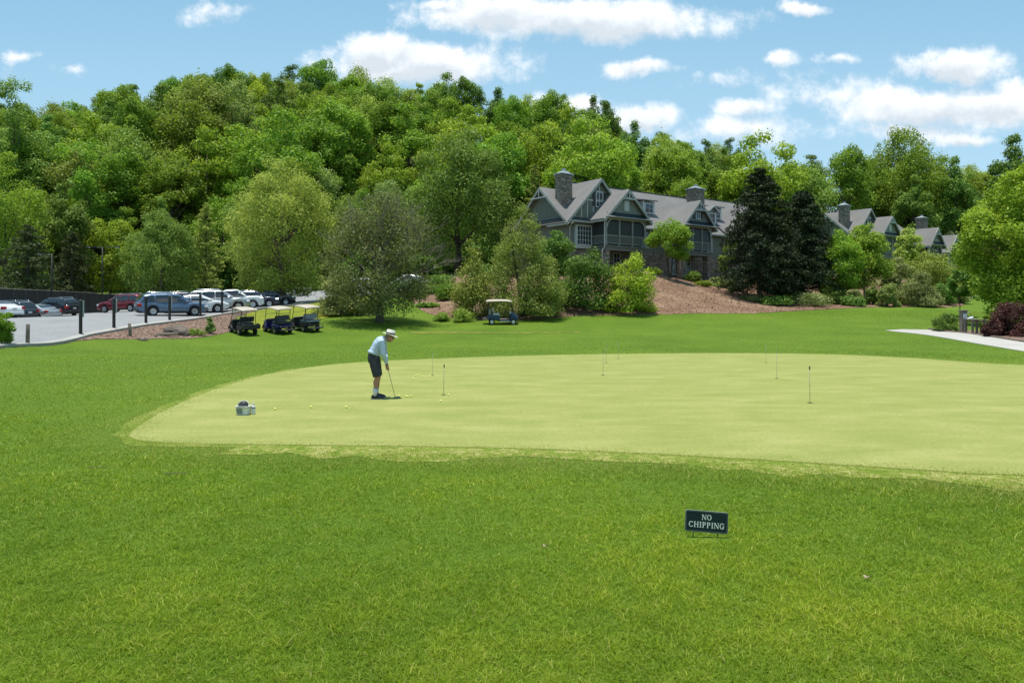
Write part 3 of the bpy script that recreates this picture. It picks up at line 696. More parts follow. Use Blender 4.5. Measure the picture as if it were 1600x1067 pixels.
# ---- named trees and shrubs of the middle ground
def named():
    put(make_tree('broad olive yellow tree with a forked trunk behind the parked golf carts', 'tree', 'broad', hpx(236, 438, 76), rpx(186, 76), 1.3, 130, 42000, .22, 'olive', 11, .42, None, (.14, .25), .35, limbs=22, loose=.12), 440, 76)
    # sparse grey tree with dead twigs
    Ht = hpx(285, 593, 52)
    t = make_tree('sparse grey olive tree with bare dead twigs in its top, behind the golfer', 'tree', 'broad', Ht, rpx(176, 52), .9, 95, 24000, .16, 'grey', 12, .30, m_bark, (.12, .22), .3, limbs=40, loose=.32, drop=.9, up=.1)
    put(t, 593, 52)
    g = random.Random(5); mb = MB()
    def twig(p, d, ln, r, dep):
        q = p + d * ln; mid = p.lerp(q, .5) + Vector((g.uniform(-.06, .06), g.uniform(-.06, .06), g.uniform(0, .06))) * ln
        mb.tube([p, mid, q], [r, r * .75, r * .45], 4, caps=False)
        if dep:
            for _ in range(4 if dep > 1 else 3):
                nd = (d + Vector((g.uniform(-.65, .65), g.uniform(-.65, .65), g.uniform(-.35, .55)))).normalized()
                twig(p.lerp(q, g.uniform(.45, 1)), nd, ln * g.uniform(.5, .75), r * .55, dep - 1)
    for ang, tilt, zz in [(0.1, .55, 3.6), (-.4, .8, 3.2), (.5, .35, 4.2), (.0, .3, 4.4), (2.6, .5, 4.0), (-1.2, .6, 3.6), (.25, 1.0, 3.4), (.9, .7, 3.0), (-.9, .25, 4.0), (.2, .75, 4.0), (0, 1.15, 2.6), (1.6, .45, 4.0), (3.1, .8, 3.0), (-2.2, .5, 3.5)]:
        d = Vector((math.cos(ang) * math.sin(tilt * 1.1), math.sin(ang) * math.sin(tilt * 1.1), math.cos(tilt)))
        twig(Vector((0.05, 0, zz)), d, Ht * .30, .045, 3)
    mb.build('dead_twigs', m_bark_gr, t, recalc=False)
    put(make_tree('tall dense dark green tree standing left of the stone chimney, behind the grey tree', 'tree', 'oval', hpx(186, 722, 92), rpx(186, 92), 1.0, 110, 36000, .29, 'dark', 13, .5, m_bark_dk, (.16, .30), .6, loose=.06), 716, 92)
    put(make_tree('broad conical feathery evergreen behind the blue golf cart', 'tree', 'skirt', hpx(300, 812, 57), rpx(168, 57), .1, 150, 34000, .15, 'cypress', 14, .2, m_bark_dk, (.13, .24), .45, 'evergreen_tree', 16, up=.2, stems=2), 818, 57.6)
    put(make_tree('small loose feathery evergreen at the left end of the blue golf cart', 'tree', 'skirt', hpx(368, 736, 56), rpx(92, 56), .1, 70, 11000, .15, 'cypress', 15, .1, m_bark_dk, (.16, .28), .35, 'evergreen_tree', 12, loose=.3), 738, 56.8)
    put(make_tree('large dark leafy shrub directly left of the pale shrub below the first screened porch', 'shrub', 'mound', hpx(384, 915, 61), rpx(112, 61), .1, 60, 12000, .2, 'dark', 16, .1, None, (.22, .36), .4, 'shrub', 6, stems=3), 915, 61)
    put(make_tree('pale green round shrub at the left foot of the pine straw slope', 'shrub', 'mound', hpx(392, 986, 60.5), rpx(92, 60.5), .1, 60, 11000, .19, 'bright', 17, .1, None, (.22, .36), .4, 'shrub', 6, stems=3), 986, 60.5)
    put(make_tree('dark green bush against the left end wall of the nearest townhouse', 'shrub', 'oval', hpx(356, 868, 71), rpx(72, 71), .5, 40, 8000, .22, 'dark', 18, .14, None, (.24, .4), .4, 'shrub', 6), 868, 71)
    put(make_tree('small round yellow green tree right of the first screened porch', 'tree', 'broad', hpx(338, 1047, 75), rpx(74, 75), 2.2, 46, 10000, .2, 'yellow', 19, .13, m_bark_dk, (.2, .34), .4, stems=2), 1047, 74)
    put(conifer('left of the two tall blackish green conifers in front of the townhouse row', hpx(264, 1186, 72), rpx(158, 72), 1.2, 20, 'conifer', 330, 150, .26, m_bark_gr, power=.62), 1187, 72)
    put(conifer('right of the two tall blackish green conifers in front of the townhouse row', hpx(300, 1253, 75), rpx(158, 75), .9, 21, 'conifer', 310, 150, .26, m_bark_dk, power=.62), 1253, 75)
    put(make_tree('small yellow green tree just right of the right blackish conifer', 'tree', 'oval', hpx(352, 1312, 74), rpx(76, 74), .8, 54, 13000, .2, 'yellow', 22, .12, m_bark_gr, (.22, .38), .3), 1312, 73)
    put(make_tree('rounded fresh green tree left of the third gabled porch', 'tree', 'oval', hpx(345, 1349, 74), rpx(86, 74), .8, 60, 15000, .22, 'mid', 23, .14, m_bark_gr, (.22, .38), .35), 1350, 75)
    put(make_tree('olive tree standing between the third and fourth gabled porches', 'tree', 'oval', hpx(352, 1422, 96), rpx(54, 96), 1, 40, 8000, .25, 'olive', 24, .14, None, (.22, .36), .35), 1422, 96)
    put(make_tree('grey green shrub with pale leaves at the lawn edge right of the conifers', 'shrub', 'mound', hpx(436, 1386, 69), rpx(38, 69), .1, 26, 4200, .16, 'pale', 25, .07, None, (.25, .4), .3, 'shrub', 5, stems=3), 1386, 69)
    put(make_tree('dark grey leaved shrub behind the small pale shrub at the lawn edge', 'shrub', 'mound', hpx(398, 1404, 75), rpx(60, 75), .1, 36, 7000, .2, 'grey', 26, .09, None, (.22, .36), .3, 'shrub', 6, stems=3), 1404, 75)
    put(make_tree('wide yellow green shrub below the fourth and fifth gabled porches', 'shrub', 'mound', hpx(392, 1452, 78), rpx(92, 78), .1, 56, 12000, .2, 'olive', 27, .1, None, (.2, .34), .35, 'shrub', 7, stems=4), 1450, 78)
    put(make_tree('grey green low shrub in front of the wide yellow green shrub', 'shrub', 'mound', hpx(424, 1432, 70), rpx(74, 70), .1, 40, 7500, .17, 'grey', 28, .08, None, (.22, .36), .3, 'shrub', 6, stems=3), 1434, 70)
    put(make_tree('small bright shrub at the right end of the shaded bed under the fifth porch', 'shrub', 'mound', hpx(408, 1506, 82), rpx(46, 82), .1, 30, 5000, .2, 'bright', 29, .08, None, (.25, .4), .3, 'shrub', 5, stems=3), 1505, 82)
    # big tree at the right edge
    put(make_tree('big bright green tree leaning in over the red leaved shrub at the right edge', 'tree', 'oval', hpx(240, 1595, 52), rpx(215, 52), .5, 190, 64000, .21, 'bright', 30, .25, m_bark, (.13, .23), .45, limbs=16, loose=.10), 1608, 52)
    put(make_tree('slender young tree with a small tufted crown right of the shaded bed', 'tree', 'broad', hpx(418, 1495, 60), rpx(44, 60), 1.9, 26, 3600, .16, 'dark', 31, .05, m_bark_dk, (.2, .36), .2, limbs=10), 1500, 60)
    put(make_tree('dark red leaved weeping maple beside the cart path', 'shrub', 'mound', hpx(470, 1580, 41), rpx(86, 41), .05, 60, 12000, .11, 'red', 32, .07, m_bark_dk, (.2, .34), .45, 'maple_shrub', 8, stems=3, drop=.5), 1582, 41)
    put(make_tree('small dark red leaved mound in front of the weeping maple', 'shrub', 'mound', hpx(496, 1548, 40), rpx(30, 40), .05, 22, 3600, .09, 'red', 33, .04, m_bark_dk, (.25, .4), .4, 'maple_shrub', 4, stems=2), 1547, 40.4)
    put(make_tree('low dark green shrub left of the wooden stand by the cart path', 'shrub', 'mound', hpx(489, 1478, 46.6), rpx(50, 46.6), .03, 30, 5200, .09, 'dark', 34, .04, None, (.22, .36), .4, 'shrub', 4, stems=3), 1478, 47.6)
    put(make_tree('low yellow green shrub behind the wooden table by the cart path', 'shrub', 'mound', hpx(492, 1541, 46), rpx(22, 46), .03, 16, 2200, .08, 'yellow', 35, .03, None, (.25, .4), .4, 'shrub', 3, stems=2), 1541, 46)
    # left side
    put(make_tree('clipped round bright shrub at the left edge beside the kerb', 'shrub', 'round', hpx(486, 4, 31), rpx(44, 31), .05, 40, 9000, .07, 'yellow', 36, .05, None, (.25, .38), .5, 'shrub', 4), 2, 31.5)
    put(make_tree('dark leafy shrub right of the third parked golf cart', 'shrub', 'mound', hpx(430, 528, 56), rpx(84, 56), .05, 60, 12000, .15, 'grey', 37, .08, None, (.2, .34), .4, 'shrub', 6, stems=3), 530, 56)
    put(make_tree('low dark shrub left of the grey olive tree trunk', 'shrub', 'mound', hpx(470, 560, 57), rpx(56, 57), .05, 30, 6000, .15, 'dark', 38, .06, None, (.22, .36), .4, 'shrub', 4, stems=3), 563, 58)
    put(make_tree('weedy bright plant on the mulch bank left of the first golf cart', 'plant', 'flame', hpx(492, 330, 44), rpx(22, 44), .02, 20, 1500, .11, 'pale', 39, .02, None, (.25, .45), .2, 'weed', 5, stems=3), 329, 44.5)
    put(make_tree('low weedy clump right of the boulder on the mulch bank', 'plant', 'mound', hpx(514, 308, 43), rpx(34, 43), .02, 18, 1200, .10, 'olive', 40, .02, None, (.25, .45), .2, 'weed', 4, stems=3), 305, 43)
    for i, (px, Y, w_, top, lab) in enumerate([(722, 54.4, 50, 482, 'tall grassy clump at the rear left of the blue golf cart'), (690, 54.6, 38, 488, 'low grassy clump on the lawn edge left of the feathery evergreen')]):
        put(make_tree(lab, 'plant', 'flame', hpx(top, px, Y), rpx(w_, Y), .02, 24, 1800, .13, 'olive', 45 + i, .02, None, (.2, .4), .2, 'grass_clump', 4, stems=3, up=-.2), px, Y)
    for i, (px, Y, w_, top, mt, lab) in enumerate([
        (648, 68, 60, 452, 'dark', 'dark shrub added for the shade right of the grey olive tree trunk'),  # dark shrubs put in where only tree shade lies on the slope
        (690, 76, 66, 430, 'dark', 'dark shrub added for the shade under the tall dense dark green tree'),
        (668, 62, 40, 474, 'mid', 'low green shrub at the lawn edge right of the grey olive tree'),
        (762, 74, 70, 400, 'dark', 'dark shrub added for the shade between the two feathery evergreens'),
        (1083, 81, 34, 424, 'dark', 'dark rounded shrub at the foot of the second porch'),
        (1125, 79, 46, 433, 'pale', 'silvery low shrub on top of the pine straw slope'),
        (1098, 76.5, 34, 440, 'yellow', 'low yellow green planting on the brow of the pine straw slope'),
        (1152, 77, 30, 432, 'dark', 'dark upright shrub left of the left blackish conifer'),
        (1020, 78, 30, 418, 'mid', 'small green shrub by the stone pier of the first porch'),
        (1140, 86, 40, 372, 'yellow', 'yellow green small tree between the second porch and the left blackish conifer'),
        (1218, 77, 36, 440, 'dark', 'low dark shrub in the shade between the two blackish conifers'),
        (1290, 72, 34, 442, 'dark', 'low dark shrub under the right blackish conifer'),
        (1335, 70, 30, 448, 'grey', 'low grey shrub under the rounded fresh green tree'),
        (1208, 69, 66, 462, 'dark', 'lowest dark shrub added for shade in front of the trunks of the blackish conifers'),  # this run of shrubs is added to imitate the shade in the bed
        (1262, 70, 76, 458, 'grey', 'grey low shrub added for shade in front of the right blackish conifer'),
        (1306, 71.5, 52, 454, 'dark', 'dark shrub added for the shade under the small yellow green tree'),
        (1415, 71.5, 56, 452, 'dark', 'dark shrub added for shade between the small pale shrub and the low grey green shrub'),
        (1476, 72, 44, 440, 'dark', 'dark shrub added for shade at the right foot of the wide yellow green shrub'),
        (1500, 75, 36, 446, 'grey', 'grey shrub added for shade behind the slender young tree'),
        (632, 74, 70, 440, 'dark', 'dark tall shrub added for shade behind the grey olive tree, left of the dense tree'),  # added shrubs cover the slope to stand for its deep tree shade
        (706, 66, 60, 440, 'mid', 'green shrub added for shade behind the small feathery evergreen'),
        (672, 71, 56, 446, 'dark', 'dark shrub added for shade at the left foot of the dense tree trunk'),
        (1172, 70, 40, 462, 'grey', 'low grey shrub added for shade at the left foot of the left blackish conifer'),  # low shrubs added to fill ground that is only shaded
        (1334, 69.5, 46, 460, 'dark', 'low dark shrub added for the shade below the rounded fresh green tree'),
        (1236, 73, 60, 452, 'mid', 'low green shrub added for shade between the trunks of the two blackish conifers'),
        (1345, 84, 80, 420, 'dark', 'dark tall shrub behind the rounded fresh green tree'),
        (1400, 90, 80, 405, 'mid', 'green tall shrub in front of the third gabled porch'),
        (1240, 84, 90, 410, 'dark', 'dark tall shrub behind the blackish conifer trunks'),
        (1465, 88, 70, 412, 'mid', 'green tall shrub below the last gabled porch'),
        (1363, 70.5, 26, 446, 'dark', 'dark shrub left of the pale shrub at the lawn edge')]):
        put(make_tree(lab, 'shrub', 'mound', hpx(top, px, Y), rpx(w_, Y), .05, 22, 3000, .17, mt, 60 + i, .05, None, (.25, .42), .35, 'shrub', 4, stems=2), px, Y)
    # trees in front of the wood on the left
    put(make_tree('rounded olive tree standing behind the red car', 'tree', 'oval', hpx(318, 252, 88), rpx(124, 88), .8, 80, 24000, .23, 'olive', 70, .25, None, (.16, .28), .4, loose=.12), 252, 88)
    put(conifer('narrow pointed fresh green tree behind the silver cars', hpx(318, 320, 92), rpx(66, 92), .8, 71, 'cypress', 130, 80, .26, None, 'tree', 'tree', .3, .1, .6), 322, 92)
    put(make_tree('slim bright pointed tree above the black car by the dark fence', 'tree', 'flame', hpx(288, 102, 104), rpx(84, 104), 1, 60, 12000, .3, 'bright', 72, .25, None, (.2, .34), .35), 102, 104)
    put(make_tree('yellowish round tree between the slim bright tree and the olive tree', 'tree', 'round', hpx(338, 172, 106), rpx(80, 106), 1, 50, 9000, .3, 'yellow', 73, .25, None, (.2, .34), .35), 172, 106)
    put(make_tree('yellow green leafy tree at the far left edge above the fence', 'tree', 'oval', hpx(220, 12, 92), rpx(130, 92), 2, 80, 16000, .28, 'yellow', 74, .3, None, (.17, .3), .4), 8, 92)
    put(conifer('dark drooping evergreen behind the left end of the dark fence', hpx(352, 48, 84), rpx(120, 84), .5, 75, 'pine', 170, 90, .32, None, 'evergreen_tree', 'tree', .4, .3, .6), 44, 84)
    put(conifer('dark narrow evergreen behind the street lamp on the left', hpx(360, 108, 92), rpx(84, 92), .5, 76, 'pine', 130, 80, .32, None, 'evergreen_tree', 'tree', .4, .3, .6), 112, 96)
    put(conifer('pale green pointed tree rising behind the stone chimney', hpx(258, 838, 106), rpx(62, 106), 1, 77, 'cypress', 120, 90, .28, None, 'tree', 'tree', .3, .1, .6), 836, 106)
    put(make_tree('bright yellow green round tree behind the big front gable', 'tree', 'round', hpx(274, 968, 118), rpx(50, 118), 1, 40, 7000, .3, 'yellow', 78, .25, None, (.22, .36), .4), 966, 118)
    put(make_tree('tall spreading tree with visible dark limbs rising above the far townhouses', 'tree', 'oval', hpx(190, 1418, 150), rpx(165, 150), 2, 130, 46000, .40, 'mid', 81, .6, m_bark_dk, (.16, .26), .25, limbs=22, loose=.10), 1416, 150)
    put(make_tree('tall pale loose tree on the skyline at the far left edge', 'tree', 'oval', hpx(106, 22, 122), rpx(120, 122), 4, 80, 24000, .34, 'olive', 91, .4, None, (.18, .30), .35, loose=.10), 22, 122)
named()

# ---- the wooded hillside: individual trees
def forest():
    g = random.Random(21)
    KIND = [('round mid green hardwood', dict(prof='round', Ht=20, Rr=5.6, base=5, nclump=62, nleaf=17100, leaf=0.36, mat='mid')),
            ('broad bright green hardwood', dict(prof='broad', Ht=19, Rr=6.0, base=4, nclump=62, nleaf=18050, leaf=0.36, mat='bright')),
            ('oval deep green hardwood', dict(prof='oval', Ht=21, Rr=5.0, base=4, nclump=60, nleaf=17100, leaf=0.35, mat='dark')),
            ('loose olive green hardwood', dict(prof='oval', Ht=19, Rr=5.4, base=4, nclump=52, nleaf=14820, leaf=0.35, mat='olive', loose=.35)),
            ('domed yellow green hardwood', dict(prof='round', Ht=18, Rr=5.8, base=4, nclump=58, nleaf=17100, leaf=0.36, mat='yellow')),
            ('pale silvery green hardwood', dict(prof='broad', Ht=18, Rr=5.2, base=4, nclump=54, nleaf=15200, leaf=0.33, mat='pale', loose=.3)),
            ('narrow pointed green tree', dict(prof='flame', Ht=18, Rr=4.0, base=2, nclump=56, nleaf=14250, leaf=0.33, mat='mid')),
            ('gappy thin bright tree', dict(prof='oval', Ht=21, Rr=4.6, base=6, nclump=40, nleaf=9880, leaf=0.35, mat='mid', gap=.2, loose=.3, limbs=20))]
    protos = []
    for i, (nm, kw) in enumerate(KIND):
        protos.append(make_tree(nm, 'tree', seed=200 + i, trunk=.36, bark=m_bark, crel=(.17, .32), shell=.5, name='hillside_tree', group='trees of the hillside wood', **kw))
    sp = []
    def blocked(x, y):
        # keep clear of houses and of the trees planted by hand
        if 20 < x and y < 112 + (x - 20) * .42 and x < 100: return True
        if -2 < x <= 20 and y < 108: return True
        return False
    Y = 104.0; row = 0
    while Y < 262:
        st = (7.9 if Y < 150 else 7.0) + (Y - 104) * .042
        x = -1.0 * Y - g.uniform(0, st)
        while x < .98 * Y:
            xx = x + g.uniform(-.33, .33) * st; yy = Y + g.uniform(-.33, .33) * st
            sp.append((xx, yy)); x += st * g.uniform(.85, 1.2)
        Y += st * .92; row += 1
    for px, y in ((375, 168), (362, 178), (300, 176), (540, 172), (548, 182), (455, 178), (640, 180)): sp.append((X_(px, y), y))
    ok = []
    for (x, y) in sp:
        if blocked(x, y): continue
        px = 800 + x / y * F
        if px < -90 or px > 1690: continue
        if y > 112 + 0 and abs(px - 1416) < 40 and abs(y - 150) < 6: continue
        ok.append((x, y, px))
    zs = HN(np.array([a[0] for a in ok]), np.array([a[1] for a in ok]))
    cand = []
    for (x, y, px), z in zip(ok, zs):
        k = g.choices(range(8), [24, 18, 14, 12, 6, 9, 8, 9])[0]
        s = g.uniform(.95, 1.45) if y < 150 else g.uniform(.9, 1.14)
        if px > 1020: s *= .9
        if y < 118: s *= g.uniform(.5, .8)
        hh = KIND[k][1]['Ht'] * s; rr = KIND[k][1]['Rr'] * s
        cand.append(dict(x=x, y=y, z=float(z), px=px, k=k, s=s, top=HZ - (z + hh - CH) / y * F, low=HZ - (z + hh * .3 - CH) / y * F, w=rr / y * F))
    # leave out trees that stand wholly behind nearer crowns
    cov = np.full(2000, 2000.0); vis = []
    for c in sorted(cand, key=lambda c: c['y']):
        a, b = max(0, int(c['px'] - c['w'] * .75) + 150), min(1999, int(c['px'] + c['w'] * .75) + 150)
        if b <= a: continue
        seg = cov[a:b]
        if (c['top'] < seg - 3).mean() > .20: vis.append(c)
        cov[a:b] = np.minimum(seg, c['top'] + 10)
    if len(vis) > 292: vis = sorted(vis, key=lambda c: -c['w'])[:292]
    # describe each: kind, height on the slope, what it stands above
    ANCH = [(30, 'above the fence end'), (120, 'above the black car'), (215, 'above the red car'), (290, 'above the blue wagon'), (350, 'above the silver cars'), (450, 'above the broad olive tree'),
            (540, 'above the third golf cart'), (630, 'above the golfer'), (690, 'above the dead twigs'), (760, 'above the dense dark tree'), (830, 'above the feathery evergreen'), (880, 'above the first chimney'), (940, 'above the big gable'), (1000, 'above the first porch'),
            (1060, 'above the round yellow tree'), (1120, 'above the second chimney'), (1210, 'above the left conifer'), (1285, 'above the right conifer'), (1360, 'above the third porch'), (1440, 'above the fourth porch'), (1520, 'above the fifth porch'), (3000, 'above the right edge')]
    sky_ = np.full(2000, 2000.0)
    for c in vis:
        a, b = int(c['px'] - c['w'] * .5) + 150, int(c['px'] + c['w'] * .5) + 150; sky_[max(a, 0):b] = np.minimum(sky_[max(a, 0):b], c['top'])
    for c in vis:
        i = min(1999, max(0, int(c['px']) + 150)); d = c['top'] - sky_[i]
        c['row'] = 'on the skyline' if d < 6 else 'just below the skyline' if d < 45 else 'on the middle slope' if d < 110 else 'on the lower slope'
        c['an'] = next(a for lim, a in ANCH if c['px'] < lim)
        c['key'] = (KIND[c['k']][0], c['row'], c['an'])
    from collections import defaultdict
    gr = defaultdict(list)
    for c in vis: gr[c['key']].append(c)
    used = set()
    ORD = ['first', 'second', 'third', 'fourth', 'fifth', 'sixth']
    for key, lst in gr.items():
        lst.sort(key=lambda c: c['px'])
        for i, c in enumerate(lst):
            sfx = '' if len(lst) == 1 else (', left one' if i == 0 else ', right one') if len(lst) == 2 else ', %s from left' % ORD[min(i, 5)]
            lab = '%s %s %s%s' % (key[0], key[1], key[2], sfx)
            k = c['k']; sc3 = (c['s'] * g.uniform(.85, 1.2), c['s'] * g.uniform(.85, 1.2), c['s'] * g.uniform(.9, 1.1))
            if k in used:
                copy_tree(protos[k], (c['x'], c['y'], c['z'] - .2), g.uniform(0, 6.28), lab, scale=sc3)
            else:
                used.add(k); r = protos[k]; r['label'] = lab; r.location = (c['x'], c['y'], c['z'] - .2); r.scale = sc3; r.rotation_euler = (0, 0, g.uniform(0, 6.28))
    print('forest trees', len(vis))
    # bushy undergrowth along the foot of the wood
    ub = [make_tree('x', 'shrub', 'mound', 4.2, 3.0, .1, 34, 4200, .34, mt, 300 + i, .08, None, (.22, .38), .4, 'woodland_shrub', 5, stems=3, group='shrubs along the foot of the wood') for i, mt in enumerate(('dark', 'mid', 'olive', 'bright'))]
    nmz = ['deep green shrub', 'mid green shrub', 'olive shrub', 'bright green shrub']
    usedb = set(); spots = []
    for px in range(-30, 830, 24):
        yy = 113 if px < 230 else 108 if px < 420 else 103
        spots.append((px + g.uniform(-8, 8), yy + g.uniform(-1.5, 3)))
    where = [(60, 'behind the left end of the fence'), (150, 'behind the street lamps'), (240, 'behind the red car'), (330, 'behind the blue wagon'), (420, 'behind the white pickup'), (480, 'behind the small white car'), (560, 'behind the third golf cart'), (640, 'behind the golfer'), (720, 'behind the dead twigs'), (900, 'left of the nearest townhouse')]
    cnt = defaultdict(int); todo = []
    for px, yy in spots:
        k = g.choice((0, 0, 0, 1, 1, 2, 3)); an = next(a for lim, a in where if px < lim); todo.append((px, yy, k, an)); cnt[(k, an)] += 1
    seen = defaultdict(int)
    for px, yy, k, an in todo:
        key = (k, an); i = seen[key]; seen[key] += 1
        sfx = '' if cnt[key] == 1 else (', left one' if i == 0 else ', right one') if cnt[key] == 2 else ', %s from left' % ORD[i]
        lab = '%s by the wood %s%s' % (nmz[k], an, sfx); p = at(px, yy, -.1); s = g.uniform(.7, 1.5)
        if k in usedb: copy_tree(ub[k], p, g.uniform(0, 6), lab, scale=(s, s, s))
        else:
            usedb.add(k); ub[k]['label'] = lab; ub[k].location = p; ub[k].scale = (s, s, s)
    for k in range(4):
        if k not in usedb:
            for c in list(ub[k].children): bpy.data.objects.remove(c)
            bpy.data.objects.remove(ub[k])
forest()
# ------------------------------------------------------------------ townhouses
def sidingmat(name, c, freq=5.5):
    m, nt, b = newmat(name); co = coords(nt)
    sp = nt.nodes.new('ShaderNodeSeparateXYZ'); L(nt, co, sp.inputs[0])
    fr = math_(nt, 'FRACT', math_(nt, 'MULTIPLY', sp.outputs[2], freq))
    nz = noise(nt, co, 2.2, 4)
    L(nt, ramp(nt, nz, [(.3, tuple(x * .84 for x in c)), (.7, c)]), b.inputs['Base Color'])
    b.inputs['Roughness'].default_value = .7; bump(nt, b, fr, .7, .03); return m
def stonemat(name, stops, scale=3.2):
    m, nt, b = newmat(name); co = coords(nt, 'Object', (1, 1, 1.9))
    vo = nt.nodes.new('ShaderNodeTexVoronoi'); vo.inputs['Scale'].default_value = scale; L(nt, co, vo.inputs[0])
    ve = nt.nodes.new('ShaderNodeTexVoronoi'); ve.feature = 'DISTANCE_TO_EDGE'; ve.inputs['Scale'].default_value = scale; L(nt, co, ve.inputs[0])
    sp = nt.nodes.new('ShaderNodeSeparateXYZ'); L(nt, vo.outputs['Color'], sp.inputs[0])
    c = ramp(nt, sp.outputs[0], stops)
    e = ramp(nt, ve.outputs['Distance'], [(.0, 0), (.09, 1)])
    L(nt, mixc(nt, e, (.12, .11, .10), c), b.inputs['Base Color'])
    b.inputs['Roughness'].default_value = .9; bump(nt, b, e, .8, .04); return m
def shinglemat(name, a, c):
    m, nt, b = newmat(name); co = coords(nt)
    sp = nt.nodes.new('ShaderNodeSeparateXYZ'); L(nt, co, sp.inputs[0])
    fr = math_(nt, 'FRACT', math_(nt, 'MULTIPLY', sp.outputs[2], 4.5))
    n2 = noise(nt, coords(nt, 'Object', (3, 3, 9)), 2.0, 3); n3 = noise(nt, co, .35, 3)
    k = math_(nt, 'ADD', math_(nt, 'MULTIPLY', n2, .6), math_(nt, 'MULTIPLY', n3, .4))
    L(nt, ramp(nt, k, [(.35, a), (.65, c)]), b.inputs['Base Color']); b.inputs['Roughness'].default_value = .85
    bump(nt, b, math_(nt, 'ADD', math_(nt, 'MULTIPLY', fr, .6), n2), .6, .03); return m
m_siding = sidingmat('grey_green_siding', (.150, .165, .140)); m_shake = sidingmat('shake_siding', (.190, .205, .182), 4)
m_stone = stonemat('fieldstone', [(0, (.10, .085, .07)), (.4, (.19, .155, .125)), (.7, (.26, .215, .175)), (1, (.32, .285, .25))])
m_shingle = shinglemat('roof_shingle', (.108, .103, .100), (.180, .172, .166))
m_trim = M('cream_trim', (.33, .335, .31), (.28, .285, .262), 3, .6)
m_wtrim = M('white_trim', (.50, .515, .52), (.43, .445, .45), 3, .55)
m_metalroof = M('metal_pent_roof', (.055, .075, .085), (.04, .055, .065), 3, .4, .5)
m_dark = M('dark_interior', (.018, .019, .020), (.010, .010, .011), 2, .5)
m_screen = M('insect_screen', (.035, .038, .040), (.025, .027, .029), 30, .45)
m_floor = M('porch_boards', (.16, .165, .155), (.12, .125, .115), 5, .7)
m_rail = M('porch_railing', (.26, .275, .25), (.21, .22, .205), 5, .65)
m_shut = M('dark_shutter', (.035, .045, .05), (.025, .03, .034), 8, .5)
m_cap = M('chimney_cap_metal', (.46, .46, .47), (.36, .36, .37), 4, .4, .6)
m_glass, _nt, _b = newmat('window_glass'); _b.inputs['Base Color'].default_value = (.03, .038, .045, 1); _b.inputs['Roughness'].default_value = .06; _b.inputs['Specular IOR Level'].default_value = .8
_n = noise(_nt, coords(_nt), .9, 2); L(_nt, ramp(_nt, _n, [(.3, (.015, .018, .02)), (.7, (.05, .06, .07))]), _b.inputs['Base Color'])

def rake(mb, p, q, w=.10, h=.24): mb.bar(p, q, w, h)
def gable_y(root, xc, hw, zap, zev, y0, y1, face, label_truss=True, over=.45):
    """gable whose ridge runs back into the building: face prism, roof slabs, rake boards"""
    sl = (zap - zev) / hw
    f = MB(); f.pxz([(xc - hw + .1, zev), (xc + hw - .1, zev), (xc, zap - .1 * sl)], y0, y1); f.build('gable_wall', face, root)
    r = MB(); o = over; ez = zev - o * sl
    r.slab((xc, y0 - .5, zap + .18), (xc, y1, zap + .18), (xc - hw - o, y1, ez + .18), (xc - hw - o, y0 - .5, ez + .18), .14)
    r.slab((xc + .002, y0 - .5, zap + .176), (xc + .002, y1, zap + .176), (xc + hw + o, y1, ez + .18), (xc + hw + o, y0 - .5, ez + .18), .14)
    r.build('roof', m_shingle, root)
    t = MB()
    for s in (-1, 1):
        t.bar((xc + s * .02, y0 - .47 + .001 * s, zap - .03), (xc + s * (hw + o), y0 - .47, ez - .02), .09, .26, up=(0, 0, 1))
        t.bar((xc + s * (hw + o - .06), y0 - .40, ez - .02), (xc + s * (hw + o - .06), min(y1, y0 + 3.0), ez - .02), .10, .2)
    t.build('rake_board', m_trim, root)
def truss(root, xc, zap, y, w=1.5, sl=.8):
    t = MB(); zb = zap - w * sl * .62
    t.bar((xc - w * .62, y, zb), (xc + w * .62, y, zb), .09, .12); t.bar((xc, y - .015, zb), (xc, y - .015, zap - .2), .09, .11, up=(0, 1, 0))
    for s in (-1, 1): t.bar((xc + s * .05, y + .012, zb + .05), (xc + s * w * .33, y + .012, zap - w * .33 * sl - .18), .07, .09, up=(0, 1, 0))
    t.build('gable_truss', m_wtrim, root)
def window(root, x0, x1, z0, z1, y, cols=2, rows=3, shutters=False, mat=None):
    f = MB(); fw = .11; f.bx(x0 - fw, x1 + fw, y - .07, y + .04, z1, z1 + fw * 1.2); f.bx(x0 - fw - .05, x1 + fw + .05, y - .11, y + .04, z0 - fw * 1.2, z0)
    f.bx(x0 - fw, x0, y - .065, y + .04, z0, z1); f.bx(x1, x1 + fw, y - .065, y + .04, z0, z1)
    for c in range(1, cols): xx = x0 + (x1 - x0) * c / cols; f.bx(xx - .025, xx + .025, y - .05, y - .01, z0, z1)
    for r in range(1, rows): zz = z0 + (z1 - z0) * r / rows; f.bx(x0, x1, y - .046, y - .012, zz - .022, zz + .022)
    o = f.build('window', mat or m_wtrim, root)
    p = MB(); p.bx(x0, x1, y - .02, y + .03, z0, z1); p.build('pane', m_glass, o)
    if shutters:
        for s in (-1, 1):
            xs = x0 - fw - .42 if s < 0 else x1 + fw + .02
            b = MB(); b.bx(xs, xs + .40, y - .05, y + .02, z0 - .05, z1 + .05)
            for k in range(7): zz = z0 + (z1 - z0) * (k + .5) / 7; b.bx(xs + .05, xs + .35, y - .065, y - .045, zz - .05, zz + .05)
            b.build('shutter', m_shut, root)
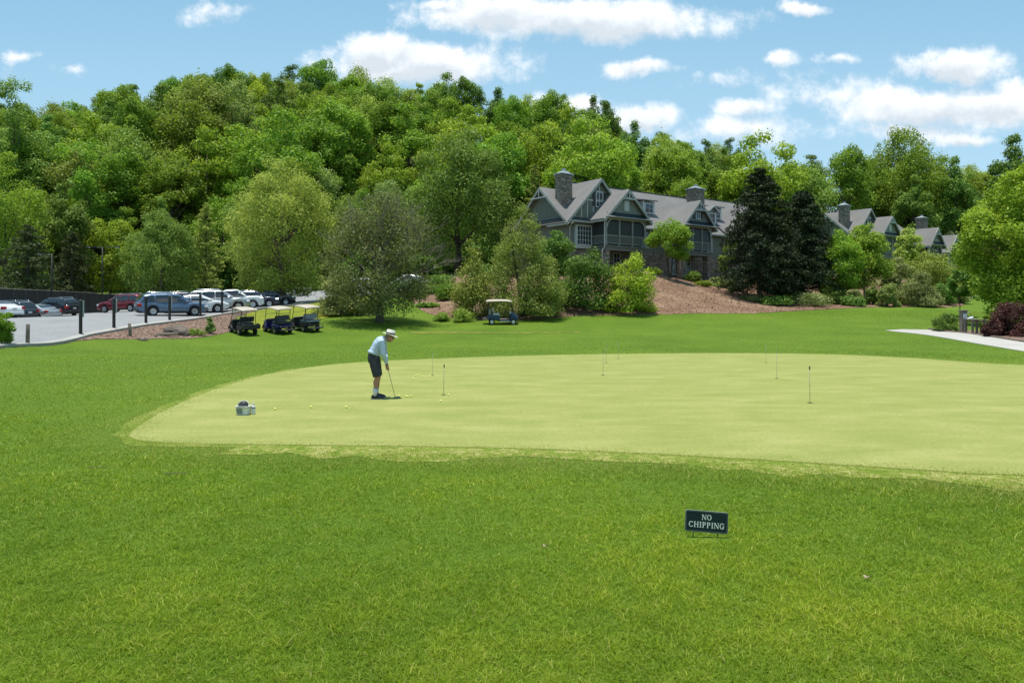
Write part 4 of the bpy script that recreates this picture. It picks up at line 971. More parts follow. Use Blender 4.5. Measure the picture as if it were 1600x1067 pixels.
def chimney(root, x0, x1, y0, y1, z0, z1):
    c = MB(); c.bx(x0, x1, y0, y1, z0, z1); c.bx(x0 - .08, x1 + .08, y0 - .08, y1 + .08, z1 - .35, z1 - .12); o = c.build('chimney', m_stone, root)
    k = MB(); k.bx(x0 - .16, x1 + .16, y0 - .16, y1 + .16, z1 + .002, z1 + .12)
    xm, ym = (x0 + x1) / 2, (y0 + y1) / 2
    k.rings([[(x0 - .02, y0 - .02, z1 + .121), (x1 + .02, y0 - .02, z1 + .121), (x1 + .02, y1 + .02, z1 + .121), (x0 - .02, y1 + .02, z1 + .121)], [(xm - .3, ym - .25, z1 + .42), (xm + .3, ym - .25, z1 + .42), (xm + .3, ym + .25, z1 + .42), (xm - .3, ym + .25, z1 + .42)]], 0, False)
    k.bx(xm - .16, xm + .16, ym - .16, ym + .16, z1 + .40, z1 + .72)
    k.build('chimney_cap', m_cap, o)
def porch(root, xc, w, d=2.55, zf=2.45, ze=5.45, zap=8.75, win=False, bays=3, side_bays=1):
    x0, x1 = xc - w / 2, xc + w / 2; yf = -d
    f = MB(); f.bx(x0 - .12, x1 + .12, yf - .12, -.06, zf, zf + .16); f.bx(x0, x1, yf, -.06, zf - .38, zf - .003); f.build('porch_floor', m_floor, root)
    s = MB(); bw = w / bays
    posts = []
    for k in range(bays + 1):
        p = MB(); xx = x0 + .1 + (w - .2) * k / bays; wd = .11 if k in (0, bays) else .07
        p.bx(xx - wd, xx + wd, yf - .02, yf + .2, zf + .162, ze - .02); p.build('porch_post', m_rail, root); posts.append(xx)
    for xx in (x0 + .1, x1 - .1):
        p = MB(); p.bx(xx - .09, xx + .09, -.26, -.08, zf + .162, ze - .02); p.build('porch_post', m_rail, root)
    # screens behind the posts, dark inside
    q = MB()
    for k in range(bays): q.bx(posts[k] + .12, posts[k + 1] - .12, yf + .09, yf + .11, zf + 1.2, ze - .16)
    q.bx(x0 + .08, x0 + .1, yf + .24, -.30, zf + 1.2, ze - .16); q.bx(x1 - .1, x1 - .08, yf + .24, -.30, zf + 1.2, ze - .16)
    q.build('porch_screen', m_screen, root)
    r = MB()
    def rails(a, b):
        a, b = Vector(a), Vector(b); ln = (b - a).length
        r.bar(a + Vector((0, 0, 1.10)), b + Vector((0, 0, 1.10)), .10, .09); r.bar(a + Vector((0, 0, .22)), b + Vector((0, 0, .22)), .07, .08)
        n = int(ln / .16)
        for i in range(1, n):
            c = a.lerp(b, i / n); r.bx(c.x - .022, c.x + .022, c.y - .022, c.y + .022, c.z + .262, c.z + 1.055)
    for k in range(bays): rails((posts[k] + .11, yf + .09, zf + .16), (posts[k + 1] - .11, yf + .09, zf + .16))
    rails((x0 + .1, yf + .22, zf + .161), (x0 + .1, -.3, zf + .161)); rails((x1 - .1, yf + .22, zf + .161), (x1 - .1, -.3, zf + .161))
    r.build('railing', m_rail, root)
    bk = MB(); bk.bx(x0 + .13, x1 - .13, yf + .55, yf + .6, zf + .16, zf + 1.15); bk.build('porch_shade_board', m_dark, root)  # near-black board paints in the shade inside the porch
    b = MB(); b.bx(x0 - .02, x1 + .02, yf - .06, -.05, ze, ze + .22); b.build('porch_beam', m_trim, root)
    br = MB()
    for xx, sg in ((x0 + .22, 1), (x1 - .22, -1)):
        pts = [(xx + sg * .62 * (1 - math.cos(a)), yf - .03, ze - .85 + .82 * math.sin(a)) for a in [i * math.pi / 2 / 6 for i in range(7)]]
        br.tube(pts, .055, 6)
    br.build('bracket', m_wtrim, root)
    hw = w / 2 + .1
    gable_y(root, xc, hw, zap, ze + .24, yf - .02, 3.6, m_shake)
    truss(root, xc, zap, yf - .5, 1.5, (zap - ze) / hw)
    pr = MB(); pr.slab((xc - hw + .3, yf - .05, ze + .78), (xc + hw - .3, yf - .05, ze + .78), (xc + hw + .12, yf - .52, ze + .28), (xc - hw - .12, yf - .52, ze + .28), .05)
    for k in range(int(w / .45)): 
        xx = xc - hw + .5 + k * .45
        if xx < xc + hw - .4: pr.bar((xx, yf - .06, ze + .80), (xx, yf - .52, ze + .30), .035, .03)
    pr.build('pent_roof', m_metalroof, root)
    g = MB(); g.tube([(x0 - .5, yf - .55, ze + .22), (x1 + .5, yf - .55, ze + .22)], .07, 6); g.build('gutter', m_trim, root)
    if win: window(root, xc - .32, xc + .32, ze + 1.15, ze + 2.2, yf - .03, 2, 2, True)
    else:
        v = MB(); v.bx(xc - .36, xc + .36, yf - .10, yf - .03, ze + 1.05, ze + 2.2)
        for k in range(8): v.bx(xc - .27, xc + .27, yf - .125, yf - .101, ze + 1.12 + k * .13, ze + 1.20 + k * .13)
        v.build('gable_vent', m_wtrim, root)
    for xx in (x0 + .32, x1 - .32):
        p = MB(); p.bx(xx - .36, xx + .36, yf + .08, yf + .8, -4, zf - .382); p.bx(xx - .42, xx + .42, yf + .02, yf + .86, zf - .50, zf - .385); p.build('stone_pier', m_stone, root)
    ds = MB(); xd = x0 - .28; ds.tube([(xd - .1, yf - .5, ze + .15), (xd, yf - .35, ze - .1), (xd, yf - .12, ze - .35), (xd, yf - .12, zf - .1), (xd - .15, yf + .05, zf - .4), (xd - .15, yf + .05, .2)], .055, 6); ds.build('downspout', m_wtrim, root)
def main_block(root, x0, x1, stone_y=0):
    b = MB(); b.bx(x0, x1, 0, 11, -5, 2.3); b.build('stone_base', m_stone, root)
    wv = MB(); wv.bx(x0 + .03, x1 - .03, .05, 10.95, 2.304, 5.35); wv.build('wall', m_siding, root)
def main_roof(root, x0, x1, zr=10.9, yr=6.2):
    r = MB(); sl = (zr - 5.2) / (yr + .5)
    r.slab((x0, yr, zr), (x1, yr, zr), (x1, -.5, 5.2), (x0, -.5, 5.2), .16)
    r.slab((x0, yr + .002, zr - .002), (x1, yr + .002, zr - .002), (x1, 2 * yr + .5, 5.2), (x0, 2 * yr + .5, 5.2), .16)
    r.bar((x0, yr, zr + .03), (x1, yr, zr + .03), .25, .06); r.build('roof', m_shingle, root)
    e = MB(); e.pyz([(.2, 5.36), (2 * yr - .2, 5.36), (yr, zr - .2)], x1 - .3, x1 - .15); e.build('gable_wall', m_siding, root)
    g = MB(); g.bx(x0, x1, -.60, -.49, 5.02, 5.2); g.build('gutter', m_trim, root)
    return sl
def dormer(root, xc, w, zb, zt, sl, yr, zr, shed=False):
    y = (zb - 5.2) / sl - .5 + .1
    b = MB(); b.bx(xc - w / 2, xc + w / 2, y, y + 3, zb - .4, zt); b.build('dormer', m_shake, root)
    f = MB(); f.bx(xc - w / 2 - .04, xc - w / 2 + .16, y - .05, y + .1, zb, zt); f.bx(xc + w / 2 - .16, xc + w / 2 + .04, y - .05, y + .1, zb, zt); f.build('dormer_trim', m_wtrim, root)
    window(root, xc - w / 2 + .3, xc + w / 2 - .3, zb + .3, zt - .35, y - .02, 2, 2)
    r = MB()
    if shed:
        r.slab((xc - w / 2 - .3, y + 3.4, zt + .75), (xc + w / 2 + .3, y + 3.4, zt + .75), (xc + w / 2 + .3, y - .4, zt + .12), (xc - w / 2 - .3, y - .4, zt + .12), .12)
    else:
        ap = zt + w * .45
        r.slab((xc, y - .4, ap), (xc, y + 3.2, ap), (xc - w / 2 - .25, y + 3.2, zt - .02), (xc - w / 2 - .25, y - .4, zt - .02), .1)
        r.slab((xc + .002, y - .4, ap - .002), (xc + .002, y + 3.2, ap - .002), (xc + w / 2 + .25, y + 3.2, zt - .02), (xc + w / 2 + .25, y - .4, zt - .02), .1)
        t = MB(); t.pxz([(xc - w / 2, zt), (xc + w / 2, zt), (xc, ap - .14)], y - .02, y + 2.8); t.build('dormer_gable', m_shake, root)
        t = MB()
        for s in (-1, 1): t.bar((xc + .01 * s, y - .41, ap - .13), (xc + s * (w / 2 + .25), y - .41, zt - .14), .06, .14)
        t.build('rake_board', m_wtrim, root)
    r.build('roof', m_shingle, root)
def lower_level(root, xs, y=0):
    for x in xs:
        window(root, x - .45, x + .45, -.1, 2.0, y - .01, 2, 4)

HA = R(36.0)
def HP(x, y, z): return (6.2 + x * math.cos(HA) - y * math.sin(HA), 74.4 + x * math.sin(HA) + y * math.cos(HA), z)
def end_house(label, loc, group):
    root = thing('townhouse', label, 'townhouse', loc, HA, group)
    main_block(root, 0, 13.4)
    sl = main_roof(root, 5.5, 13.45)
    # end gable, ridge along the facade
    e = MB(); e.pyz([(.1, 5.36), (8.9, 5.36), (4.5, 9.3)], .02, 6.5); e.build('gable_wall', m_siding, root)
    r = MB()
    r.slab((-.6, 4.5, 9.5), (7, 4.5, 9.5), (7, -.55, 4.98), (-.6, -.55, 4.98), .14); r.slab((-.6, 4.502, 9.498), (7, 4.502, 9.498), (7, 9.55, 4.98), (-.6, 9.55, 4.98), .14)
    r.build('roof', m_shingle, root)
    t = MB(); t.bar((-.58, 4.49, 9.3), (-.58, -.55, 4.80), .09, .26); t.bar((-.58, 4.51, 9.3), (-.58, 9.55, 4.80), .09, .26); t.build('rake_board', m_trim, root)
    t = MB(); t.bar((-.62, 3.0, 8.25), (-.62, 6.0, 8.25), .08, .12); t.bar((-.635, 4.5, 8.25), (-.635, 4.5, 9.25), .08, .1, up=(1, 0, 0)); t.build('gable_truss', m_wtrim, root)
    p = MB(); p.slab((-.02, .3, 5.75), (-.02, 8.7, 5.75), (-.65, 9.2, 5.3), (-.65, -.2, 5.3), .05); p.build('pent_roof', m_metalroof, root)
    # big front gable
    gable_y(root, 4.5, 4.75, 10.15, 5.36, .03, 7.5, m_siding)
    b = MB()
    for k in range(9):
        x = .9 + k * .9; zt = 5.5 + (4.6 - abs(x - 4.5)) * (4.79 / 4.75) - .35
        if zt > 6.1: b.bx(x - .05, x + .05, -.03, .03, 5.8, zt)
    b.bx(1.9, 7.1, -.045, .031, 7.72, 7.86); b.build('batten', m_wtrim, root)
    window(root, 4.05, 4.95, 7.2, 8.75, 0, 2, 2, True)
    p = MB(); p.slab((.1, -.02, 5.72), (3.2, -.02, 5.72), (3.2, -.75, 5.25), (.1, -.75, 5.25), .05); p.build('pent_roof', m_metalroof, root)
    g = MB(); g.bx(-.6, 2.9, -.88, -.76, 5.08, 5.26); g.build('gutter', m_trim, root)
    d = MB(); d.tube([(.0, -.8, 5.1), (.05, -.3, 4.8), (.05, -.1, 4.6), (.05, -.1, .3)], .05, 6); d.build('downspout', m_wtrim, root)
    # window bay
    w_ = MB(); w_.bx(.75, 3.15, -.28, .04, 2.34, 5.0); w_.build('bay', m_wtrim, root)
    window(root, .95, 2.95, 2.75, 4.75, -.29, 5, 4)
    window(root, 3.35, 3.9, 2.6, 4.7, .04, 1, 3)
    porch(root, 6.2, 6.3)
    chimney(root, .55, 2.15, 1.9, 3.0, 5.5, 10.75)
    lower_level(root, (5.2, 7.2))
    window(root, 10.6, 12.4, 3.0, 4.6, .04, 3, 3)
    return root
def mid_house(label, loc, group, xc=5.0, w=5.4, W=13.2, win=True, chim=True, dz=0.0, dorm=True, pz=8.75):
    root = thing('townhouse', label, 'townhouse', loc, HA, group)
    main_block(root, .02, W)
    sl = main_roof(root, -.03, W + .02, 10.9 + dz)
    porch(root, xc, w, win=win, zap=pz - .15)
    if chim: chimney(root, xc + 4.2, xc + 6.2, 1.3, 2.6, 5.5, 11.2)
    if dorm: dormer(root, xc + 7.6, 1.7, 6.6, 8.5, sl, 6.2, 10.9); dormer(root, 1.3, 1.9, 7.2, 8.9, sl, 6.2, 10.9, True)
    lower_level(root, (xc - 1.6, xc + 1.2))
    window(root, xc + 4.3, xc + 6.0, 3.0, 4.6, .04, 3, 3)
    return root
GRP = 'grey green townhouses in the row'
ZH = 6.0
h1 = end_house('nearest grey green townhouse with a stone chimney, big battened gable and screened porch', HP(0, 0, ZH), GRP)
h2 = mid_house('townhouse with a shuttered porch gable beside the second stone chimney', HP(13.42, 0, ZH), GRP)
h3 = copy_tree(h2, HP(26.65, 0, ZH + .3), HA, 'townhouse mostly hidden behind the two blackish conifers')
h4 = copy_tree(h1, HP(60.6, 0, ZH + 1.6), HA, 'far townhouse with two gables and a stone chimney right of the blackish conifers')
h5 = mid_house('far townhouse with the fourth gabled porch, behind the olive tree', HP(74.05, 0, ZH + 1.0), GRP, xc=9.6, w=5.2, W=13.2, win=True, chim=True, dorm=False)
h6 = mid_house('farthest townhouse at the right end of the row with the last gabled porch', HP(87.28, 0, ZH + .2), GRP, xc=4.2, w=5.0, W=10, win=False, chim=False, dorm=False, dz=-.5)
# ------------------------------------------------------------------ cars
def paint(name, c, metal=.3, rough=.32, coat=.8):
    m, nt, b = newmat(name); b.inputs['Metallic'].default_value = metal; b.inputs['Roughness'].default_value = rough
    b.inputs['Coat Weight'].default_value = coat; b.inputs['Coat Roughness'].default_value = .06
    L(nt, ramp(nt, noise(nt, coords(nt), 3, 3), [(.3, tuple(x * .9 for x in c)), (.7, c)]), b.inputs['Base Color']); return m
m_tyre = M('tyre_rubber', (.022, .022, .023), (.015, .015, .015), 20, .85)
m_rim = M('alloy_rim', (.55, .56, .58), (.42, .43, .45), 8, .3, .8)
m_rimdk = M('dark_rim', (.10, .10, .11), (.07, .07, .075), 8, .35, .7)
m_cglass = M('car_glass', (.020, .026, .034), (.012, .015, .02), 2, .05, 0, spec=.9)
m_black = M('black_plastic', (.03, .03, .032), (.02, .02, .021), 12, .6)
m_head = M('headlight_lens', (.75, .77, .80), (.6, .62, .66), 10, .12, .3)
m_tail = M('taillight_lens', (.45, .02, .02), (.28, .012, .012), 10, .15)
m_chrome = M('bright_metal', (.6, .61, .62), (.5, .5, .52), 8, .22, .9)
m_plate = M('number_plate', (.6, .61, .6), (.5, .51, .52), 12, .5)
OUT = {
 'suv': dict(L=4.7, W=1.88, top=[(-2.35, .60), (-2.34, .98), (-2.22, 1.2), (-2.02, 1.58), (-1.8, 1.66), (-.8, 1.71), (.1, 1.69), (.42, 1.62), (1.12, 1.13), (1.95, 1.0), (2.24, .86), (2.33, .72), (2.35, .55)], belt=1.06, cab=(-2.26, 1.12), wx=(-1.38, 1.42), wr=.365, rails=True, clad=True),
 'wagon': dict(L=4.8, W=1.84, top=[(-2.4, .60), (-2.39, .92), (-2.25, 1.12), (-1.95, 1.5), (-1.6, 1.58), (-.5, 1.63), (.25, 1.6), (.5, 1.52), (1.25, 1.05), (2.0, .93), (2.28, .80), (2.38, .66), (2.4, .5)], belt=.99, cab=(-2.3, 1.25), wx=(-1.4, 1.4), wr=.345, rails=True, clad=True),
 'sedan': dict(L=4.7, W=1.82, top=[(-2.35, .58), (-2.33, .95), (-2.1, 1.03), (-1.7, 1.07), (-1.0, 1.37), (-.3, 1.45), (.2, 1.43), (.45, 1.36), (1.25, .98), (1.95, .86), (2.25, .72), (2.33, .6), (2.35, .5)], belt=.95, cab=(-1.75, 1.25), wx=(-1.32, 1.42), wr=.325, rails=False, clad=False),
 'pickup': dict(L=5.5, W=1.98, top=[(-2.75, .72), (-2.74, 1.16), (-2.6, 1.2), (-1.02, 1.2), (-.96, 1.3), (-.78, 1.82), (-.5, 1.88), (.3, 1.88), (.55, 1.80), (1.18, 1.28), (2.35, 1.18), (2.62, 1.05), (2.73, .85), (2.75, .62)], belt=1.2, cab=(-1.0, 1.2), wx=(-1.72, 1.72), wr=.40, rails=False, clad=True),
}
def lerp_out(top, x):
    for (a, za), (b, zb) in zip(top[:-1], top[1:]):
        if a <= x <= b: return za + (zb - za) * ((x - a) / (b - a) if b > a else 0)
    return top[0][1] if x < top[0][0] else top[-1][1]
def wheel_parts(root, x, y, r, wd, side, rim):
    RM = Matrix.Translation((x, y, r)) @ Matrix.Rotation(R(90), 4, 'X')
    t = MB(); t.lathe([(r * .62, -wd / 2), (r * .93, -wd / 2), (r, -wd * .35), (r, wd * .35), (r * .93, wd / 2), (r * .62, wd / 2)], 24, M=RM, caps=False)
    t.add([], []); o = t.build('wheel', m_tyre, root)
    m = MB(); f = -side * wd * .42; 
    m.lathe([(r * .63, f), (r * .60, f + side * .015), (r * .15, f - side * .005)][::1], 24, M=RM, caps=False); m.lathe([(.001, f - side * .02), (r * .16, f - side * .01), (r * .16, f + side * .02)], 12, M=RM, caps=False)
    for k in range(5):
        a = 2 * math.pi * k / 5; p = RM @ Vector((math.cos(a) * r * .12, math.sin(a) * r * .12, f - side * .012)); q = RM @ Vector((math.cos(a) * r * .6, math.sin(a) * r * .6, f - side * .012))
        m.bar(p, q, .055, .03, up=(0, 1, 0))
    m.build('rim', rim, o)
def car(label, cat, kind, pm, loc, heading, group='cars parked in the car park', rim=None, scale=1.0, rack=False, clad=None, plate=True, name='parked_car'):
    S = OUT[kind]; Ln, W, top, belt = S['L'], S['W'], S['top'], S['belt']; hw = W / 2; wr = S['wr']; rim = rim or m_rim
    root = thing(name, label, cat, loc, R(heading), group); root.scale = (scale,) * 3
    xs = sorted(set([-Ln / 2 + .001, Ln / 2 - .001] + list(np.linspace(-Ln / 2 + .03, Ln / 2 - .03, 62)) + [t[0] for t in top if abs(t[0]) < Ln / 2]))
    sill = .26
    def wdt(x): return hw * (1 - .16 * (abs(x) / (Ln / 2)) ** 7) - .01
    b = MB(); rg = []
    ra = wr + .07
    for x in xs:
        zt = min(lerp_out(top, x), belt); zb = sill + .16 * max(0, (abs(x) - Ln / 2 + .35) / .35)
        for wx in S['wx']:
            d = abs(x - wx)
            if d < ra: zb = max(zb, wr + math.sqrt(ra * ra - d * d))
        zb = min(zb, zt - .12); w_ = wdt(x); zm = zb + (zt - zb) * .5
        half = [(w_ * .95, zb), (w_, zb + .05), (w_ * 1.0, zm), (w_ * .985, zt - (zt - zb) * .18), (w_ * .93, zt - .015), (w_ * .55, zt + .012)]
        rg.append([(x, y, z) for y, z in half] + [(x, -y, z) for y, z in half[::-1]])
    b.rings(rg)
    # cabin
    c0, c1 = S['cab']; cx = [x for x in xs if c0 <= x <= c1]
    rg = []
    for x in cx:
        zo = max(lerp_out(top, x), belt + .004); w_ = wdt(x); k = min(1, (zo - belt) / .5)
        half = [(w_ * .95, belt - .05), (w_ * (.95 - .09 * k), belt + (zo - belt) * .55), (w_ * (.93 - .18 * k), zo - .05 * k), (w_ * (.86 - .26 * k), zo), (w_ * .3, zo + .015 * k)]
        rg.append([(x, y, z) for y, z in half] + [(x, -y, z) for y, z in half[::-1]])
    b.rings(rg)
    b.build('body', pm, root)
    ub = MB(); ub.bx(-Ln / 2 + .12, Ln / 2 - .12, -hw * .74, hw * .74, .2, .72); ub.build('underbody', m_black, root)
    # side windows: panels on the cabin sides between the pillars
    def side_pt(x, t, s):
        zo = max(lerp_out(top, x), belt + .004); w_ = wdt(x); k = min(1, (zo - belt) / .5)
        z0, z1 = belt + .03, zo - .09
        y = w_ * (.95 + (-.09 * k) * min(1, t / .6) + (-.09 * k) * max(0, (t - .6) / .4)) + .012
        return (x, s * y, z0 + (z1 - z0) * t)
    xi = [x for x in np.linspace(c0, c1, 60) if lerp_out(top, x) - belt > .20]
    a0, a1 = xi[0] + .03, xi[-1] - .05
    spl = {'pickup': [.12], 'sedan': [.42], 'suv': [.30, .62], 'wagon': [.28, .60]}[kind]
    cuts = [0] + spl + [1]
    for s in (-1, 1):
        for i in range(len(cuts) - 1):
            u0, u1 = a0 + (a1 - a0) * cuts[i] + .035, a0 + (a1 - a0) * cuts[i + 1] - .035
            n = 10; g = MB(); vs = []
            for k in range(n + 1):
                x = u0 + (u1 - u0) * k / n
                for t in (0.0, .5, 1.0): vs.append(side_pt(x, t, s))
            fs = []
            for k in range(n):
                for t in range(2): fs.append((k * 3 + t, (k + 1) * 3 + t, (k + 1) * 3 + t + 1, k * 3 + t + 1))
            g.add(vs, fs); g.build('side_window', m_cglass, root)
    # windscreen and rear window follow the outline
    def screen(x0, x1, nm):
        pts = [x0 + (x1 - x0) * k / 8 for k in range(9)]; vs = []; sg = 1 if x1 > x0 else -1
        for x in pts:
            zo = lerp_out(top, x); w_ = wdt(x); k = min(1, max(0, zo - belt) / .5)
            for y in (-1, -.5, 0, .5, 1): vs.append((x + sg * .012, y * w_ * (.84 - .22 * k), zo + .024))
        g = MB(); g.add(vs, [(i * 5 + j, (i + 1) * 5 + j, (i + 1) * 5 + j + 1, i * 5 + j + 1) for i in range(8) for j in range(4)]); g.build(nm, m_cglass, root)
    roof = [p for p in top if p[1] > top[len(top) // 2][1] - .12 and c0 < p[0] < c1]
    screen(roof[-1][0] + .03, c1 - .05, 'windscreen')
    rx = roof[0][0]; screen(rx - .02, max(c0 + .05, rx - .55) if kind != 'pickup' else c0 + .06, 'rear_window')
    for s in (-1, 1):
        for i, wx in enumerate(S['wx']): wheel_parts(root, wx, s * (hw - .12), wr, .23, s, rim)
        h = MB(); zt = lerp_out(top, Ln / 2 - .25); h.bx(Ln / 2 - .34, Ln / 2 - .04, s * hw * .60 if s > 0 else -hw * .93, s * hw * .93 if s > 0 else -hw * .60, zt - .26, zt - .08); h.build('headlight', m_head, root, bevel=.04)
        t = MB(); zt = min(belt, lerp_out(top, -Ln / 2 + .02)); t.bx(-Ln / 2 - .006, -Ln / 2 + .26, s * hw * .62 if s > 0 else -hw * .945, s * hw * .945 if s > 0 else -hw * .62, zt - .26, zt - .04); t.build('taillight', m_tail, root, bevel=.03)
        m = MB(); mx = c1 - .42; m.bx(mx - .09, mx + .09, s * (hw + .02) if s > 0 else -hw - .2, s * (hw + .2) if s > 0 else -hw - .02, belt + .01, belt + .16); m.build('wing_mirror', pm if kind != 'pickup' else m_black, root, bevel=.04)
        d = MB()
        for u in cuts[1:]:
            xx = a0 + (a1 - a0) * u - .3; d.bx(xx - .1, xx + .1, s * (hw - .012) - .015, s * (hw - .012) + .015, belt - .14, belt - .11)
        d.build('door_handle', m_chrome if clad else pm, root)
        # side cladding strip
        k = MB(); k.bx(S['wx'][0] + ra + .02, S['wx'][1] - ra - .02, s * (hw - .02) - .022, s * (hw - .02) + .022, sill - .02, sill + .12); k.build('side_sill', m_black if S['clad'] else pm, root, bevel=.01)
        if S['rails']:
            q = MB(); zz = lerp_out(top, -.6); q.tube([(-1.65, s * hw * .62, zz - .02), (-1.5, s * hw * .62, zz + .06), (.0, s * hw * .62, zz + .07), (.15, s * hw * .62, zz - .01)], .022, 6); q.build('roof_rail', m_chrome, root)
    fb = MB(); fb.bx(Ln / 2 - .16, Ln / 2 + .02, -hw * .80, hw * .80, .30, .52); fb.bx(Ln / 2 - .12, Ln / 2 + .012, -hw * .5, hw * .5, .60, lerp_out(top, Ln / 2 - .1) - .10); fb.build('grille', m_black, root, bevel=.03)
    rb = MB(); rb.bx(-Ln / 2 - .03, -Ln / 2 + .16, -hw * .84, hw * .84, .32, .55); rb.build('rear_bumper', m_black if S['clad'] else pm, root, bevel=.04)
    if plate:
        p = MB(); p.bx(-Ln / 2 - .045, -Ln / 2 - .02, -.17, .17, .66, .80); p.build('number_plate', m_plate, root)
    return root
P = {k: paint(k + '_paint', c, mt, r) for k, c, mt, r in [('slate_blue', (.10, .16, .26), .5, .3), ('dark_grey', (.055, .06, .075), .5, .3), ('silver', (.46, .47, .48), .7, .32), ('black', (.016, .017, .024), .3, .25),
     ('red', (.20, .012, .022), .4, .28), ('white', (.68, .69, .70), 0, .35), ('pearl', (.60, .61, .60), .1, .35), ('navy', (.022, .034, .062), .4, .28), ('pale_silver', (.40, .42, .43), .6, .32)]}
def pk(px, Y, dz=.05): return at(px, Y, dz)
car('slate blue estate car parked alone behind the black net posts', 'car', 'wagon', P['slate_blue'], pk(268, 51), 38)
car('white car with its tail cut off by the left edge of the photo', 'car', 'sedan', P['white'], pk(-16, 50.5), 166)
car('dark grey car with a red tail light between the white car and the silver car', 'car', 'suv', P['dark_grey'], pk(14, 58), 164, rim=m_rimdk)
car('small silver saloon between the dark grey car and the black car', 'car', 'sedan', P['silver'], pk(56, 62), 164, scale=.94)
car('black car in front of the dark fence on the left', 'car', 'suv', P['black'], pk(86, 65.5), 166)
car('dark red car at the right end of the dark fence', 'car', 'suv', P['red'], pk(194, 68), 172)
car('white saloon directly behind the slate blue estate car', 'car', 'sedan', P['white'], pk(308, 55), 30)
car('black car with roof rails behind the white saloon', 'car', 'suv', P['black'], pk(292, 62), 30)
car('pale silver car behind the farthest black net post', 'car', 'suv', P['pale_silver'], pk(342, 57.5), 26, scale=1.04)
car('white pickup with its front beside the navy car', 'pickup', 'pickup', P['white'], pk(365, 63), 22, scale=.96)
car('dark car with pale roof rails behind the white pickup', 'car', 'suv', P['navy'], pk(370, 74), 24)
car('navy blue car right of the white pickup', 'car', 'suv', P['navy'], pk(398, 68.5), 18)
car('black pickup at the right end of the car row', 'pickup', 'pickup', P['black'], pk(424, 73), 15, scale=.9)
car('small white pickup behind the trunk of the olive tree', 'pickup', 'pickup', P['white'], pk(457, 93), 178, scale=.9)
car('white car half hidden behind the grey olive tree', 'car', 'suv', P['pearl'], pk(560, 96), 172)
car('pale car behind the dead twigs of the grey olive tree', 'car', 'sedan', P['pearl'], pk(636, 96), 175)

def settle(root, half=1.4, hw=.7, dz=.05):
    # tilt a vehicle to the slope it stands on
    a = root.rotation_euler.z; x, y = root.location.x, root.location.y; c, s = math.cos(a), math.sin(a)
    hf, hr = H(x + c * half, y + s * half), H(x - c * half, y - s * half); hl, hq = H(x - s * hw, y + c * hw), H(x + s * hw, y - c * hw)
    root.rotation_euler = (math.atan2(hl - hq, 2 * hw), -math.atan2(hf - hr, 2 * half), a); root.location.z = (hf + hr + hl + hq) / 4 + dz
for o in list(col.objects):
    if o.name.startswith('parked_car'): settle(o)
